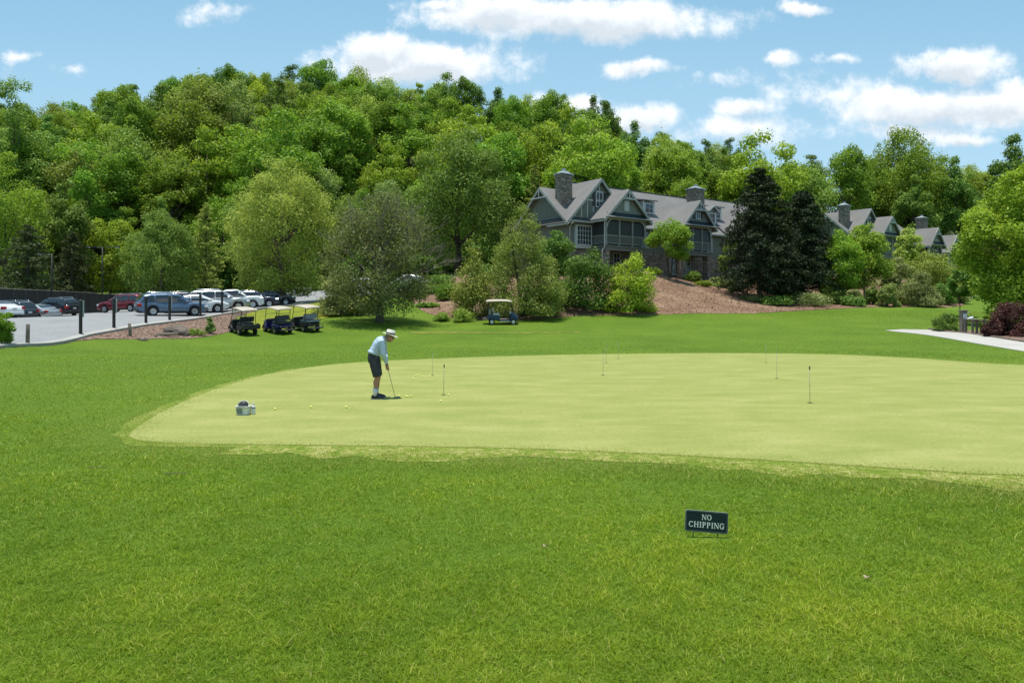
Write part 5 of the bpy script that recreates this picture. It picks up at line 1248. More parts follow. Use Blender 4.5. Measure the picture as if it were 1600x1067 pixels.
# ------------------------------------------------------------------ golf carts
m_canopy = M('cream_canopy', (.42, .37, .30), (.35, .30, .24), 3, .5)
m_seatw = M('pale_vinyl', (.50, .48, .43), (.42, .40, .36), 8, .5)
m_seatd = M('dark_vinyl', (.045, .045, .05), (.03, .03, .033), 8, .45)
m_seatg = M('grey_vinyl', (.26, .27, .29), (.18, .19, .2), 8, .45)
m_frame = M('black_frame', (.03, .03, .032), (.02, .02, .02), 8, .45, .4)
m_clear, nt_, b_ = newmat('clear_windscreen'); b_.inputs['Base Color'].default_value = (.9, .93, .92, 1); b_.inputs['Transmission Weight'].default_value = .9; b_.inputs['Roughness'].default_value = .05; b_.inputs['IOR'].default_value = 1.05
def cart(label, loc, heading, pm, seat, canopy=m_canopy, rear='bag', screen=True, rim=None, scale=1.0):
    root = thing('golf_cart', label, 'golf cart', loc, R(heading), 'golf carts parked at the edge of the lawn'); root.scale = (scale,) * 3
    rim = rim or m_rim; w = .56
    b = MB()     # front cowl, floor and rear body
    b.pxz([(.62, .30), (1.16, .34), (1.22, .48), (1.12, .70), (.86, .88), (.70, .90), (.66, .62)], -w, w)
    b.pxz([(-1.12, .42), (-.20, .34), (-.16, .62), (-.30, .70), (-1.0, .72), (-1.16, .62)], -w, w)
    b.build('body', pm, root, bevel=.05, seg=2)
    f = MB(); f.bx(-.24, .68, -w + .02, w - .02, .26, .31); f.build('floor', m_black, root, bevel=.015)
    for q in (-1, 1): s = MB(); s.bx(-.2, .64, q * w - .03, q * w + .03, .22, .33); s.build('rocker_panel', m_seatw if pm is P['cartblue'] else m_black, root, bevel=.015)
    c = MB(); c.bx(-.72, -.18, -w + .05, w - .05, .72, .86); c.build('seat', seat, root, bevel=.05, seg=2)
    bk = MB(); bk.pxz([(-.70, .92), (-.60, .92), (-.70, 1.30), (-.80, 1.30)], -w + .05, w - .05); bk.build('backrest', seat, root, bevel=.04, seg=2)
    if rear == 'seat':
        r = MB(); r.bx(-1.36, -.90, -w + .05, w - .05, .74, .88); r.build('rear_seat', seat, root, bevel=.05, seg=2)
        r = MB(); r.pxz([(-.84, .94), (-.92, .94), (-.86, 1.28), (-.80, 1.28)], -w + .05, w - .05); r.build('rear_backrest', seat, root, bevel=.03, seg=2)
        r = MB(); r.bx(-1.78, -1.20, -w + .03, w - .03, .30, .36); r.build('footplate', m_black, root, bevel=.01)
        r = MB()
        for y in (-w + .08, w - .08): r.tube([(-1.75, y, .36), (-1.55, y, .62), (-1.2, y, .66)], .02, 6); r.tube([(-.95, y, .80), (-1.2, y, 1.05), (-1.36, y, .95), (-1.36, y, .84)], .018, 6)
        r.tube([(-1.75, -w + .08, .55), (-1.75, w - .08, .55)], .018, 6); r.build('grab_bar', m_frame, root)
    elif rear == 'box':
        r = MB(); r.bx(-1.75, -1.08, -w, w, .52, .57); r.bx(-1.75, -1.71, -w, w, .571, .86); r.bx(-1.70, -1.08, -w, -w + .04, .571, .86); r.bx(-1.70, -1.08, w - .04, w, .571, .86)
        r.bx(-1.772, -1.751, -.05, .05, .5, .9); r.build('cargo_box', m_black, root, bevel=.012)
    else:
        r = MB(); r.bx(-1.48, -1.12, -w + .08, w - .08, .38, .46); r.build('bag_tray', m_black, root, bevel=.02)
        r = MB()
        for y in (-w + .14, w - .14): r.tube([(-1.14, y, .7), (-1.2, y, 1.22)], .018, 6)
        r.tube([(-1.2, -w + .14, 1.2), (-1.2, w - .14, 1.2)], .02, 6); r.build('bag_rack', m_frame, root)
        r = MB(); r.bx(-1.0, -.86, -w + .1, w - .1, .72, 1.18); r.build('sweater_basket', m_seatw, root, bevel=.05)
    cp = MB(); rg = []
    for x, z, k in [(-1.24, 1.80, .72), (-1.2, 1.84, .92), (-1.0, 1.875, 1), (-.3, 1.90, 1), (.4, 1.885, 1), (.68, 1.83, .95), (.76, 1.78, .8)]:
        n = 10; ring = []
        for i in range(n + 1):
            y = (-1 + 2 * i / n) * (w + .07) * k; ring.append((x, y, z - .05 * abs(2 * i / n - 1) ** 3))
        ring += [(x, p[1] * .985, p[2] - .055) for p in ring[::-1]]; rg.append(ring)
    cp.rings(rg); cp.build('canopy', canopy, root)
    for y in (-w + .05, w - .05):
        t = MB(); t.tube([(.92, y, .84), (.62, y, 1.80)], .021, 6); t.build('canopy_strut', m_frame, root)
        t = MB(); t.tube([(-.92, y, .70), (-.96, y, 1.2), (-1.06, y, 1.82)], .021, 6); t.build('canopy_strut', m_frame, root)
    cb = MB(); cb.tube([(.765, -w + .05, 1.32), (.765, w - .05, 1.32)], .014, 6); cb.tube([(-1.0, -w + .05, 1.45), (-1.0, w - .05, 1.45)], .014, 6); cb.build('cross_bar', m_frame, root)
    if screen:
        g = MB(); g.add([(.90, -w + .08, .90), (.90, w - .08, .90), (.635, w - .08, 1.78), (.635, -w + .08, 1.78), (.908, -w + .08, .90), (.908, w - .08, .90), (.643, w - .08, 1.78), (.643, -w + .08, 1.78)],
                        [(0, 1, 2, 3), (7, 6, 5, 4), (0, 4, 5, 1), (1, 5, 6, 2), (2, 6, 7, 3), (3, 7, 4, 0)]); g.build('windscreen', m_clear, root)
    st = MB(); ring = [(.30 + .05 * math.sin(a), -.25 + .17 * math.cos(a), 1.02 + .15 * math.sin(a)) for a in [2 * math.pi * k / 16 for k in range(17)]]
    st.tube(ring, .016, 6); st.tube([(.62, -.25, .72), (.30, -.25, 1.02)], .018, 6); st.bar((.30, -.41, 1.02), (.30, -.09, 1.02), .03, .02); st.build('steering_wheel', m_black, root)
    d = MB(); d.pxz([(.60, .80), (.72, .92), (.70, .98), (.54, .88)], -w + .04, w - .04); d.build('dashboard', m_seatw if pm is P['cartblue'] else m_black, root, bevel=.02)
    bp = MB(); bp.bx(1.17, 1.26, -w + .04, w - .04, .30, .42); bp.build('bumper', m_black, root, bevel=.03)
    for s in (-1, 1):
        h = MB(); h.bx(1.10, 1.185, s * .34 - .09, s * .34 + .09, .54, .64); h.build('headlight', m_head, root, bevel=.02)
        for x in (-.80, .86): wheel_parts(root, x, s * (w - .02), .225, .19, s, rim)
        fd = MB(); pts = [(.86 + .30 * math.cos(a), s * (w - .02), .225 + .30 * math.sin(a)) for a in [math.pi * k / 10 for k in range(11)]]
        for p, q in zip(pts[:-1], pts[1:]): fd.bar(p, q, .20, .03, up=(0, 1, 0)) if False else fd.bar(p, q, .03, .22, up=(0, 1, 0))
        fd.build('fender', pm, root)
    return root
P['cartblue'] = paint('cart_blue', (.012, .045, .115), .1, .5, .15); P['cartdark'] = paint('cart_dark', (.024, .024, .027), .1, .5, .15); P['cartroyal'] = paint('cart_royal', (.022, .022, .15), .2, .3)
m_rimw = M('white_hubcap', (.7, .7, .68), (.6, .6, .58), 8, .4)
cart('dark golf cart with a rear cargo box, leftmost of the three under the olive tree', at(380, 46.0, .0), 132, P['cartdark'], m_seatd, rear='box', scale=.94)
cart('royal blue golf cart with a rear facing seat, middle of the three', at(434, 46.8, .0), 134, P['cartroyal'], m_seatd, rear='seat', screen=False, scale=.94)
cart('black golf cart with a grey rear seat, rightmost of the three', at(477, 47.8, .0), 136, P['cartdark'], m_seatg, rear='seat', screen=False, scale=.94)
cart('blue golf cart with white hubcaps parked alone beneath the broad evergreen', at(784, 53.2, .0), 4, P['cartblue'], m_seatw, rear='bag', rim=m_rimw, screen=False)
for o in list(col.objects):
    if o.name.startswith('golf_cart'): settle(o, .8, .5, 0.0)
# ------------------------------------------------------------------ posts, fence, lamps
m_postblk = M('black_post', (.035, .035, .038), (.022, .022, .024), 10, .6)
m_stub = M('grey_wood', (.22, .185, .15), (.12, .10, .08), 10, .85, 0, .3)
m_signw = M('pale_notice', (.62, .64, .66), (.52, .54, .56), 8, .5)
ordn = ['nearest', 'second nearest', 'third nearest', 'fourth nearest', 'fifth nearest', 'farthest']
for i, (px, Y, top) in enumerate([(126, 36.9, 468), (178, 40, 465), (228, 43.4, 463), (265, 46.5, 462), (313, 50.5, 460), (347, 53.5, 455)]):
    p = at(px, Y); h = Z_(top, Y) - p[2]
    r = thing('net_post', '%s of the six black posts along the car park kerb' % ordn[i], 'post', p, 0, 'black posts along the kerb')
    b = MB(); b.lathe([(.085, -.3), (.085, h - .05), (.075, h - .01), (.04, h)], 10); b.build('post', m_postblk, r)
    c = MB(); c.lathe([(.095, h * .93), (.095, h * .965)], 10); c.build('band', m_frame, r)
    if i in (0, 1, 3):
        s = MB(); s.bx(-.13, .13, .088, .10, h * .52, h * .97); s.build('notice_board', m_signw, r, bevel=.004)
for px, Y, top, lean, lab in [(43, 32.8, 506, .02, 'short grey wooden bollard at the left end of the mulch bank'), (204, 39.2, 505, -.07, 'short leaning wooden bollard on the mulch bank below the red car'), (241, 40.3, 523, .12, 'low stump of a broken wooden bollard on the mulch bank')]:
    p = at(px, Y); h = Z_(top, Y) - p[2]
    b = MB(); b.tube([(0, 0, -.3), (lean * .5, 0, h * .5), (lean, 0, h - .03), (lean, 0, h)], [.085, .085, .083, .05], 10); o = b.build('wooden_bollard', m_stub, loc=p); props(o, lab, 'bollard', 'wooden bollards on the mulch bank')
mb = MB(); p = at(252, 40.9); mb.tube([(-.25, 0, .08), (.3, .1, .10), (.9, .25, .12)], [.09, .085, .07], 8); o = mb.build('log', m_stub, loc=p); props(o, 'fallen grey log beside the broken bollard on the mulch bank', 'log')
def boulder(px, Y, sx, sy, sz, seed, lab, mat):
    import bmesh
    g = random.Random(seed); bm = bmesh.new(); bmesh.ops.create_icosphere(bm, subdivisions=3, radius=1)
    from mathutils import noise as mn
    for v in bm.verts:
        d = 1 + .28 * mn.noise(v.co * 1.3 + Vector((seed, 0, 0))) + .10 * mn.noise(v.co * 3.5 + Vector((0, seed, 0)))
        v.co = Vector((v.co.x * sx, v.co.y * sy, v.co.z * sz)) * d
    me = bpy.data.meshes.new('boulder'); bm.to_mesh(me); bm.free(); me.materials.append(mat)
    o = bpy.data.objects.new('boulder', me); col.objects.link(o); o.location = at(px, Y, sz * .35); props(o, lab, 'boulder')
m_rock = M('brown_rock', (.17, .135, .11), (.08, .065, .052), 3, .9, 0, .6, 8)
boulder(275, 42.3, .85, .5, .42, 3, 'brown boulder on the mulch bank above the lawn', m_rock)
boulder(222, 38.9, .30, .2, .12, 5, 'small brown stone at the foot of the mulch bank', m_rock)

fr = thing('screened_fence', 'long dark screened chain link fence behind the parked cars on the left', 'fence', (0, 0, 0))
FP = [(-41, 42), (-43, 52), (-48, 64), (-51, 75), (-54.6, 87), (-58, 98), (-61.5, 110)]
seg = []
for a, b in zip(FP[:-1], FP[1:]):
    n = 4
    for k in range(n): seg.append((a[0] + (b[0] - a[0]) * k / n, a[1] + (b[1] - a[1]) * k / n))
seg.append(FP[-1])
m_scr = M('fence_screen', (.022, .024, .026), (.014, .015, .017), 1.2, .8, 0, .2)
m_galv = M('galvanised_rail', (.25, .26, .27), (.17, .18, .19), 8, .5, .6)
def fz(x, y): return 1.25
p = MB(); rl = MB()
for (x0, y0), (x1, y1) in zip(seg[:-1], seg[1:]):
    z0, z1 = fz(x0, y0), fz(x1, y1); d = Vector((x1 - x0, y1 - y0, 0)).normalized(); nn = Vector((-d.y, d.x, 0)) * .01
    # slightly sagging screen cloth
    vs = []; m = 6
    for k in range(m + 1):
        t = k / m
        for zz in (-.6, 1.2, 2.36): vs.append((x0 + (x1 - x0) * t + nn.x * (2 * math.sin(t * 3.14) * (zz > 0) * 3), y0 + (y1 - y0) * t + nn.y * (2 * math.sin(t * 3.14) * 3), z0 + zz - .03 * math.sin(t * 3.14) * (zz > 2)))
    n0 = len(vs); vs += [(a[0] + nn.x * 1.2, a[1] + nn.y * 1.2, a[2]) for a in vs]
    fs = []
    for k in range(m):
        for j in range(2):
            q = (k * 3 + j, (k + 1) * 3 + j, (k + 1) * 3 + j + 1, k * 3 + j + 1); fs.append(q); fs.append(tuple(n0 + i for i in q[::-1]))
    p.add(vs, fs)
    rl.tube([(x0 - nn.x * 4, y0 - nn.y * 4, z0 + 2.42), (x1 - nn.x * 4, y1 - nn.y * 4, z1 + 2.42)], .035, 6)
p.build('screen_panel', m_scr, fr, recalc=False); rl.build('top_rail', m_galv, fr)
for x, y in seg:
    q = MB(); q.tube([(x, y, fz(x, y) - .8), (x, y, fz(x, y) + 2.5)], .04, 6); q.build('fence_post', m_galv if False else m_frame, fr)

def lamp(px, Y, top, arms, lab):
    p = at(px, Y); h = Z_(top, Y) - p[2]
    r = thing('street_lamp', lab, 'street lamp', p)
    b = MB(); b.tube([(0, 0, -.2), (0, 0, h)], [.085, .055], 8); b.build('pole', m_frame, r)
    for dx, dz in arms:
        a = MB(); a.tube([(0, 0, h + dz - .5), (dx * .12, 0, h + dz - .12), (dx * .35, 0, h + dz), (dx, 0, h + dz)], .035, 6); a.build('arm', m_frame, r)
        k = MB(); k.rings([[(dx + math.copysign(q, dx), y, h + dz + z) for y, z in ((-.14 * s, -.06), (.14 * s, -.06), (.11 * s, .05), (-.11 * s, .05))] for q, s in ((-.12, .6), (0, 1), (.38, 1), (.5, .6))], 0, False); o = k.build('lamp_head', m_rimdk, r)
        g = MB(); g.bx(dx + (.05 if dx > 0 else -.32), dx + (.32 if dx > 0 else -.05), -.10, .10, h + dz - .085, h + dz - .062); g.build('lamp_lens', m_signw, o)
lamp(81, 72, 397, [(-1.0, 0)], 'dark street lamp with one arm above the left end of the fence')
lamp(160, 82, 386, [(1.6, 0), (-1.4, -.0)], 'dark street lamp with two arms behind the fence near the red car')

# ------------------------------------------------------------------ stand and table by the cart path
s = thing('ball_washer_post', 'brown wooden post with a pale notice beside the cart path', 'post', at(1505, 44.6))
b = MB(); b.bx(-.17, .17, -.17, .17, -.1, 1.42); b.bx(-.21, .21, -.21, .21, 1.422, 1.50); b.build('post', m_stub, s, bevel=.02)
b = MB(); b.bx(-.12, .12, -.20, -.172, .95, 1.25); b.build('notice', m_signw, s, bevel=.005)
b = MB(); b.tube([(.175, 0, 1.2), (.40, 0, 1.35), (.55, 0, 1.12)], .02, 6); b.build('handle', m_galv, s)
t = thing('wooden_table', 'small weathered wooden table between the brown post and the red leaved shrub', 'table', at(1523, 43.6), R(10))
b = MB()
for k in range(5): b.bx(-.52, .52, -.36 + k * .146, -.36 + k * .146 + .135, .86, .91)
b.build('tabletop', m_stub, t, bevel=.008)
for x in (-.43, .43):
    for y in (-.28, .28):
        b = MB(); b.bx(x - .055, x + .055, y - .055, y + .055, -.05, .857); b.build('leg', m_stub, t, bevel=.01)
b = MB(); b.bx(-.375, .375, -.30, -.26, .72, .82); b.bx(-.375, .375, .26, .30, .72, .82); b.build('apron', m_stub, t, bevel=.005)
b = MB(); g = random.Random(2); b.rings([[(-.16 * k + g.uniform(-.02, .02) + .2 * k * math.cos(a), .14 * k * math.sin(a), z) for a in [2 * math.pi * i / 12 for i in range(12)]] for k, z in ((1, 0), (1.08, .03), (.9, .08), (.5, .14), (.15, .17))])
pp = at(1520, 43.5); o = b.build('towel', m_wtrim, loc=(pp[0], pp[1], H(X_(1523, 43.6), 43.6) + .913)); props(o, 'crumpled white towel lying on the small wooden table', 'towel')

# ------------------------------------------------------------------ sign
m_sgn = M('sign_green', (.006, .022, .020), (.005, .017, .016), 12, .5, 0, 0, spec=.25)
m_let = M('sign_lettering', (.66, .70, .60), (.56, .60, .52), 30, .6)
Ys = 6.43; ps = at(1103, Ys)
sg = thing('no_chipping_sign', 'small dark green NO CHIPPING sign on two wire legs in the foreground lawn', 'sign', ps, R(-4))
TL = Matrix.Rotation(R(3.6), 4, 'Y') @ Matrix.Rotation(R(-7), 4, 'X')
Wd, Hg, z0 = .395, .192, .052
def rrect(w, h, r, n=5):
    o = []
    for cx, cy, a0 in ((w / 2 - r, h / 2 - r, 0), (-w / 2 + r, h / 2 - r, 90), (-w / 2 + r, -h / 2 + r, 180), (w / 2 - r, -h / 2 + r, 270)):
        for k in range(n + 1): a = R(a0 + 90 * k / n); o.append((cx + r * math.cos(a), cy + r * math.sin(a)))
    return o
def plate(mb, w, h, r, y0, y1, zc, hole=None):
    po = rrect(w, h, r); n = len(po)
    if hole is None: mb.pxz([(x, z + zc) for x, z in po], y0, y1)
    else:
        pi = rrect(w - 2 * hole, h - 2 * hole, max(r - hole, .002)); vs = [(x, y, z + zc) for y in (y0, y1) for q in (po, pi) for x, z in q]; fs = []
        for k in range(n):
            k2 = (k + 1) % n
            fs += [(k, k2, n + k2, n + k), (2 * n + k, 3 * n + k, 3 * n + k2, 2 * n + k2), (k, 2 * n + k, 2 * n + k2, k2), (n + k, n + k2, 3 * n + k2, 3 * n + k)]
        mb.add(vs, fs)
zc = z0 + Hg / 2
b = MB(); plate(b, Wd, Hg, .018, -.004, .006, zc); b.v = [tuple(TL @ Vector(q)) for q in b.v]; b.build('sign_panel', m_sgn, sg)
b = MB(); plate(b, Wd - .014, Hg - .014, .014, -.0052, -.0040, zc, .0028); b.v = [tuple(TL @ Vector(q)) for q in b.v]; b.build('border_line', M('sign_border', (.16, .20, .17), (.10, .13, .11), 30, .5), sg)
b = MB(); plate(b, Wd + .004, Hg + .004, .019, -.0045, .0075, zc, .0022); b.v = [tuple(TL @ Vector(q)) for q in b.v]; b.build('rim', M('sign_rim', (.30, .36, .30), (.2, .25, .2), 20, .5), sg)
# serif capitals
LT = MB(); cnt = [0]
def stroke(x0, z0_, x1, z1, w):
    cnt[0] += 1; y = -.0048 - cnt[0] * .00001; d = Vector((x1 - x0, 0, z1 - z0_)); n = Vector((-d.z, 0, d.x)).normalized() * w / 2
    a, c = Vector((x0, y, z0_)), Vector((x1, y, z1)); vs = [a + n, a - n, c - n, c + n]; vs += [Vector((q.x, -.0038, q.z)) for q in vs]
    LT.add([tuple(TL @ q) for q in vs], [(0, 1, 2, 3), (7, 6, 5, 4), (0, 4, 5, 1), (1, 5, 6, 2), (2, 6, 7, 3), (3, 7, 4, 0)])
def arc(cx, cz, rx, rz, a0, a1, w0, w1, n=16):
    cnt[0] += 1; y = -.0048 - cnt[0] * .00001; vs = []
    for k in range(n + 1):
        a = R(a0 + (a1 - a0) * k / n); w = w0 + (w1 - w0) * abs(math.cos(a))
        for q in (1, -1): vs.append((cx + (rx + q * w / 2) * math.cos(a), y, cz + (rz + q * w / 2) * math.sin(a)))
    m = len(vs); vs += [(x, -.0038, z) for x, _, z in vs]; fs = []
    for k in range(n):
        i = 2 * k; fs += [(i, i + 1, i + 3, i + 2), (m + i, m + i + 2, m + i + 3, m + i + 1), (i, i + 2, m + i + 2, m + i), (i + 1, m + i + 1, m + i + 3, i + 3)]
    LT.add([tuple(TL @ Vector(q)) for q in vs], fs)
def letter(ch, x, z, h):
    st, th, sf = h * .17, h * .085, h * .075; w = h * {'N': .82, 'O': .84, 'C': .74, 'H': .84, 'I': .36, 'P': .64, 'G': .80}[ch]
    def serif(xc, zz, half): stroke(xc - half, zz, xc + half, zz, sf)
    if ch == 'N':
        stroke(x + .1 * h, z, x + .1 * h, z + h, th); stroke(x + w - .1 * h, z, x + w - .1 * h, z + h, th); stroke(x + .12 * h, z + h * .97, x + w - .12 * h, z + h * .03, st)
        serif(x + .1 * h, z + sf / 2, .13 * h); serif(x + .08 * h, z + h - sf / 2, .13 * h); serif(x + w - .1 * h, z + h - sf / 2, .13 * h)
    elif ch == 'O': arc(x + w / 2, z + h / 2, w / 2 - st / 2, h / 2 - th / 2, 0, 360, th, st, 24)
    elif ch in 'CG':
        arc(x + w / 2, z + h / 2, w / 2 - st / 2, h / 2 - th / 2, 42, 318, th, st, 20); stroke(x + w * .88, z + h * .70, x + w * .88, z + h * .98, th * .9)
        if ch == 'G': stroke(x + w - .14 * h, z + .05 * h, x + w - .14 * h, z + h * .46, st * .9); serif(x + w - .16 * h, z + h * .46, .17 * h)
        else: stroke(x + w * .88, z + h * .06, x + w * .88, z + h * .28, th * .8)
    elif ch == 'H':
        for q in (.15 * h, w - .15 * h): stroke(x + q, z, x + q, z + h, st); serif(x + q, z + sf / 2, .15 * h); serif(x + q, z + h - sf / 2, .15 * h)
        stroke(x + .15 * h, z + h * .52, x + w - .15 * h, z + h * .52, th)
    elif ch == 'I': stroke(x + w / 2, z, x + w / 2, z + h, st); serif(x + w / 2, z + sf / 2, .15 * h); serif(x + w / 2, z + h - sf / 2, .15 * h)
    elif ch == 'P':
        stroke(x + .15 * h, z, x + .15 * h, z + h, st); serif(x + .15 * h, z + sf / 2, .15 * h); serif(x + .12 * h, z + h - sf / 2, .12 * h)
        arc(x + .32 * h, z + h * .73, .21 * h, .27 * h - th / 2, -90, 90, th, st, 14); stroke(x + .15 * h, z + h - th / 2, x + .33 * h, z + h - th / 2, th); stroke(x + .15 * h, z + h * .46 + th / 2, x + .33 * h, z + h * .46 + th / 2, th)
    return w
def word(s, h, zz, gap):
    ws = [letter_w(c, h) for c in s]; x = -(sum(ws) + gap * (len(s) - 1)) / 2
    for c, w_ in zip(s, ws): letter(c, x, zz, h); x += w_ + gap
def letter_w(c, h): return h * {'N': .82, 'O': .84, 'C': .74, 'H': .84, 'I': .36, 'P': .64, 'G': .80}[c]
word('NO', .050, z0 + .112, .006); word('CHIPPING', .053, z0 + .040, .0075)
LT.build('lettering', m_let, sg, recalc=True)
for x in (-.118, .108):
    b = MB(); q = TL @ Vector((x, .004, z0 + .02)); b.tube([(q.x - .004, q.y + .006, -.06), (q.x, q.y, q.z)], .0042, 6); b.build('wire_leg', m_frame, sg)

# ------------------------------------------------------------------ practice pins, cups, balls
m_pin = M('pin_shaft', (.30, .30, .29), (.22, .22, .21), 8, .4); m_knob = M('pin_knob', (.03, .04, .04), (.02, .025, .025), 8, .5)
m_cup = M('cup_shade', (.012, .012, .010), (.008, .008, .007), 8, .9)  # near-black disc colour stands for the shade inside the hole
PINS = [(693, 617.5, .74, 'pin with a dark top nearest the golfer, right of the three balls'), (676, 587, .70, 'thin pin farther back behind the golfer by the loose balls'), (942, 586.5, .75, 'thin pin in the middle of the green below the feathery shrubs'),
        (1214, 591.5, .80, 'thin pin in the back right part of the green'), (1265.5, 630, .82, 'tallest looking pin with a dark top, nearest on the right part of the green'), (947, 567, .7, 'faint far pin just behind the middle pin'), (966, 560.5, .7, 'faint pin at the far edge of the green, right of the middle pin'), (1197, 567, .7, 'faint far pin left of the back right pin')]
for px, py, h, lab in PINS:
    Y = YG(py); p = (X_(px, Y), Y, .010)
    r = thing('practice_pin', lab, 'golf pin', p, 0, 'practice pins on the putting green')
    lx = rnd.uniform(-.02, .02)
    b = MB(); far = Y > 18; b.tube([(0, 0, -.05), (lx, 0, h)], .0042 if far else .0055, 6); b.build('pin_shaft', m_pin, r)
    b = MB(); k = .5 if far else 1.0; b.lathe([(.006, h - .09 * k), (.013 * (.5 + k / 2), h - .085 * k), (.014 * (.5 + k / 2), h - .02 * k), (.008, h)], 8, (lx, 0, 0)); b.build('knob', m_pin if far and px != 942 else m_knob, r)
    b = MB(); b.lathe([(.054, .0005), (.0535, .004), (.012, .0045)], 20); b.build('cup', m_cup, r, recalc=False)
m_ball = M('yellow_ball', (.80, .80, .22), (.72, .73, .18), 30, .3, 0, .15, 60)
BALLS = [(430, 641, 'yellow ball beside the white basket, leftmost on the green'), (486, 638, 'yellow ball second from the white basket'), (540.7, 638, 'yellow ball third from the white basket, left of the golfer'),
         (624, 620.2, 'yellow ball touching the putter head'), (634, 621, 'first yellow ball right of the putter, left one of a touching pair'), (637.2, 621.4, 'second yellow ball right of the putter, right one of a touching pair'), (642.5, 620.6, 'third yellow ball right of the putter, beside the pair'),
         (644.8, 593, 'yellow ball nearest of the loose group behind the golfer'), (650, 588, 'yellow ball at the back left of the loose group'), (654.3, 587.4, 'yellow ball at the back of the loose group, second from left'), (659.6, 590, 'yellow ball at the right of the loose group'), (672, 589.6, 'yellow ball beside the thin pin behind the golfer'),
         (701, 618.4, 'yellow ball right of the nearest pin'), (688.8, 628.6, 'yellow ball in front of the nearest pin')]
bme = None
for px, py, lab in BALLS:
    Y = YG(py); p = (X_(px, Y), Y, .009 + .0225)
    if bme is None:
        b = MB(); n = 12; b.lathe([(.0224 * math.sin(math.pi * (k + .02) / (n + .04)), -.0224 * math.cos(math.pi * (k + .02) / (n + .04))) for k in range(n + 1)], 16); o = b.build('golf_ball', m_ball); bme = o.data
    else: o = bpy.data.objects.new('golf_ball', bme); col.objects.link(o)
    o.location = p; props(o, lab, 'golf ball', 'yellow golf balls on the putting green')

# ------------------------------------------------------------------ ball basket with a cap and a bottle
Yb = YG(648); pb = (X_(381, Yb), Yb, .010)
bk = thing('ball_basket', 'white plastic ball basket with a grey front label, standing on the green', 'basket', pb, R(-8))
m_bask = M('white_plastic', (.62, .65, .64), (.54, .57, .56), 8, .4); m_grey = M('grey_label', (.20, .25, .24), (.14, .18, .17), 12, .6)
def rr3(w, d, z, r=.03): return [(x, y, z) for x, y in rrect(w, d, r, 3)]
b = MB(); b.rings([rr3(.225, .16, .0), rr3(.25, .185, .09), rr3(.265, .20, .16), rr3(.285, .22, .163), rr3(.285, .22, .172), rr3(.25, .185, .172), rr3(.235, .17, .06)], 0, True, False); b.add([q for q in rr3(.225, .16, .004)], [tuple(range(16))]); b.build('tub', m_bask, bk)
b = MB(); b.add([(-.105, -.0835, .025), (.02, -.0835, .025), (.02, -.0985, .125), (-.105, -.0985, .125), (-.105, -.0885, .025), (.02, -.0885, .025), (.02, -.1035, .125), (-.105, -.1035, .125)], [(0, 1, 2, 3), (7, 6, 5, 4), (0, 4, 5, 1), (1, 5, 6, 2), (2, 6, 7, 3), (3, 7, 4, 0)]); b.build('label', m_grey, bk)
b = MB(); b.tube([(-.135 * math.cos(a), .0, .172 + .10 * math.sin(a)) for a in [math.pi * k / 12 for k in range(13)]], .006, 6); b.build('handle', m_bask, bk)
cp = thing('cap', 'crumpled black cap lying in the white ball basket', 'cap', (pb[0] - .005, pb[1], pb[2] + .13))
b = MB(); b.lathe([(.095, 0), (.098, .04), (.085, .09), (.05, .125), (.005, .135)], 16); b.v = [(x * (1 + .08 * math.sin(9 * x + 4 * z * 20)), y * .85, z + .012 * math.sin(x * 60)) for x, y, z in b.v]; b.build('crown', m_seatd, cp)
b = MB(); b.rings([[(math.cos(a) * .09 - q * .02, -.06 - abs(math.sin(a)) * q, .05 - q * .25) for a in [math.pi * i / 8 for i in range(9)]] + [(math.cos(a) * .09 - q * .02, -.06 - abs(math.sin(a)) * q, .045 - q * .25) for a in [math.pi * i / 8 for i in range(8, -1, -1)]] for q in (.0, .04, .075)]); b.build('peak', m_seatd, cp)
bt = thing('water_bottle', 'small white bottle with a dark band leaning on the right of the basket', 'bottle', (pb[0] + .185, pb[1] + .02, pb[2]), 0)
b = MB(); b.lathe([(.032, 0), (.036, .01), (.036, .14), (.028, .165), (.014, .18), (.014, .2)], 14); b.build('bottle_body', m_bask, bt)
b = MB(); b.lathe([(.0372, .118), (.0372, .138)], 14); b.build('band', m_postblk, bt)
b = MB(); b.lathe([(.017, .2), (.017, .225), (.012, .228)], 12); b.build('bottle_cap', m_bask, bt)

# ------------------------------------------------------------------ golfer
Yp = YG(622.5); pp = Vector((X_(589.5, Yp), Yp, .009))
man = thing('person', 'golfer in a white hat, pale blue shirt and dark shorts bending over his putt', 'person', pp, R(4))
m_skin = M('skin', (.36, .19, .125), (.30, .15, .10), 8, .5, spec=.35)
m_skin2 = M('ear_skin', (.36, .18, .12), (.30, .15, .10), 8, .5)
m_shirt = M('pale_blue_shirt', (.40, .50, .62), (.33, .42, .54), 5, .75, 0, .35, 7)
m_short = M('charcoal_shorts', (.030, .034, .042), (.020, .023, .029), 5, .8, 0, .35, 9)
m_sock = M('white_sock', (.62, .63, .66), (.54, .55, .58), 25, .8)
m_shoe = M('black_shoe', (.022, .023, .027), (.015, .016, .019), 12, .45); m_sole = M('grey_sole', (.22, .22, .23), (.15, .15, .16), 12, .6)
m_hat = M('straw_hat', (.66, .63, .56), (.56, .53, .47), 40, .7, 0, .3, 90); m_band = M('hat_band', (.02, .022, .028), (.014, .016, .02), 12, .7)
m_hair = M('grey_hair', (.16, .145, .13), (.09, .08, .07), 40, .7, 0, .5, 60)
def ell(c, ax, ay, d, n=18, ref=(0, 1, 0)):
    """ellipse ring round c, normal d; ay along ref, ax along the third axis"""
    d = Vector(d).normalized(); r = Vector(ref); r = (r - d * r.dot(d)).normalized(); s = r.cross(d)
    return [Vector(c) + s * ax * math.cos(2 * math.pi * k / n) + r * ay * math.sin(2 * math.pi * k / n) for k in range(n)]
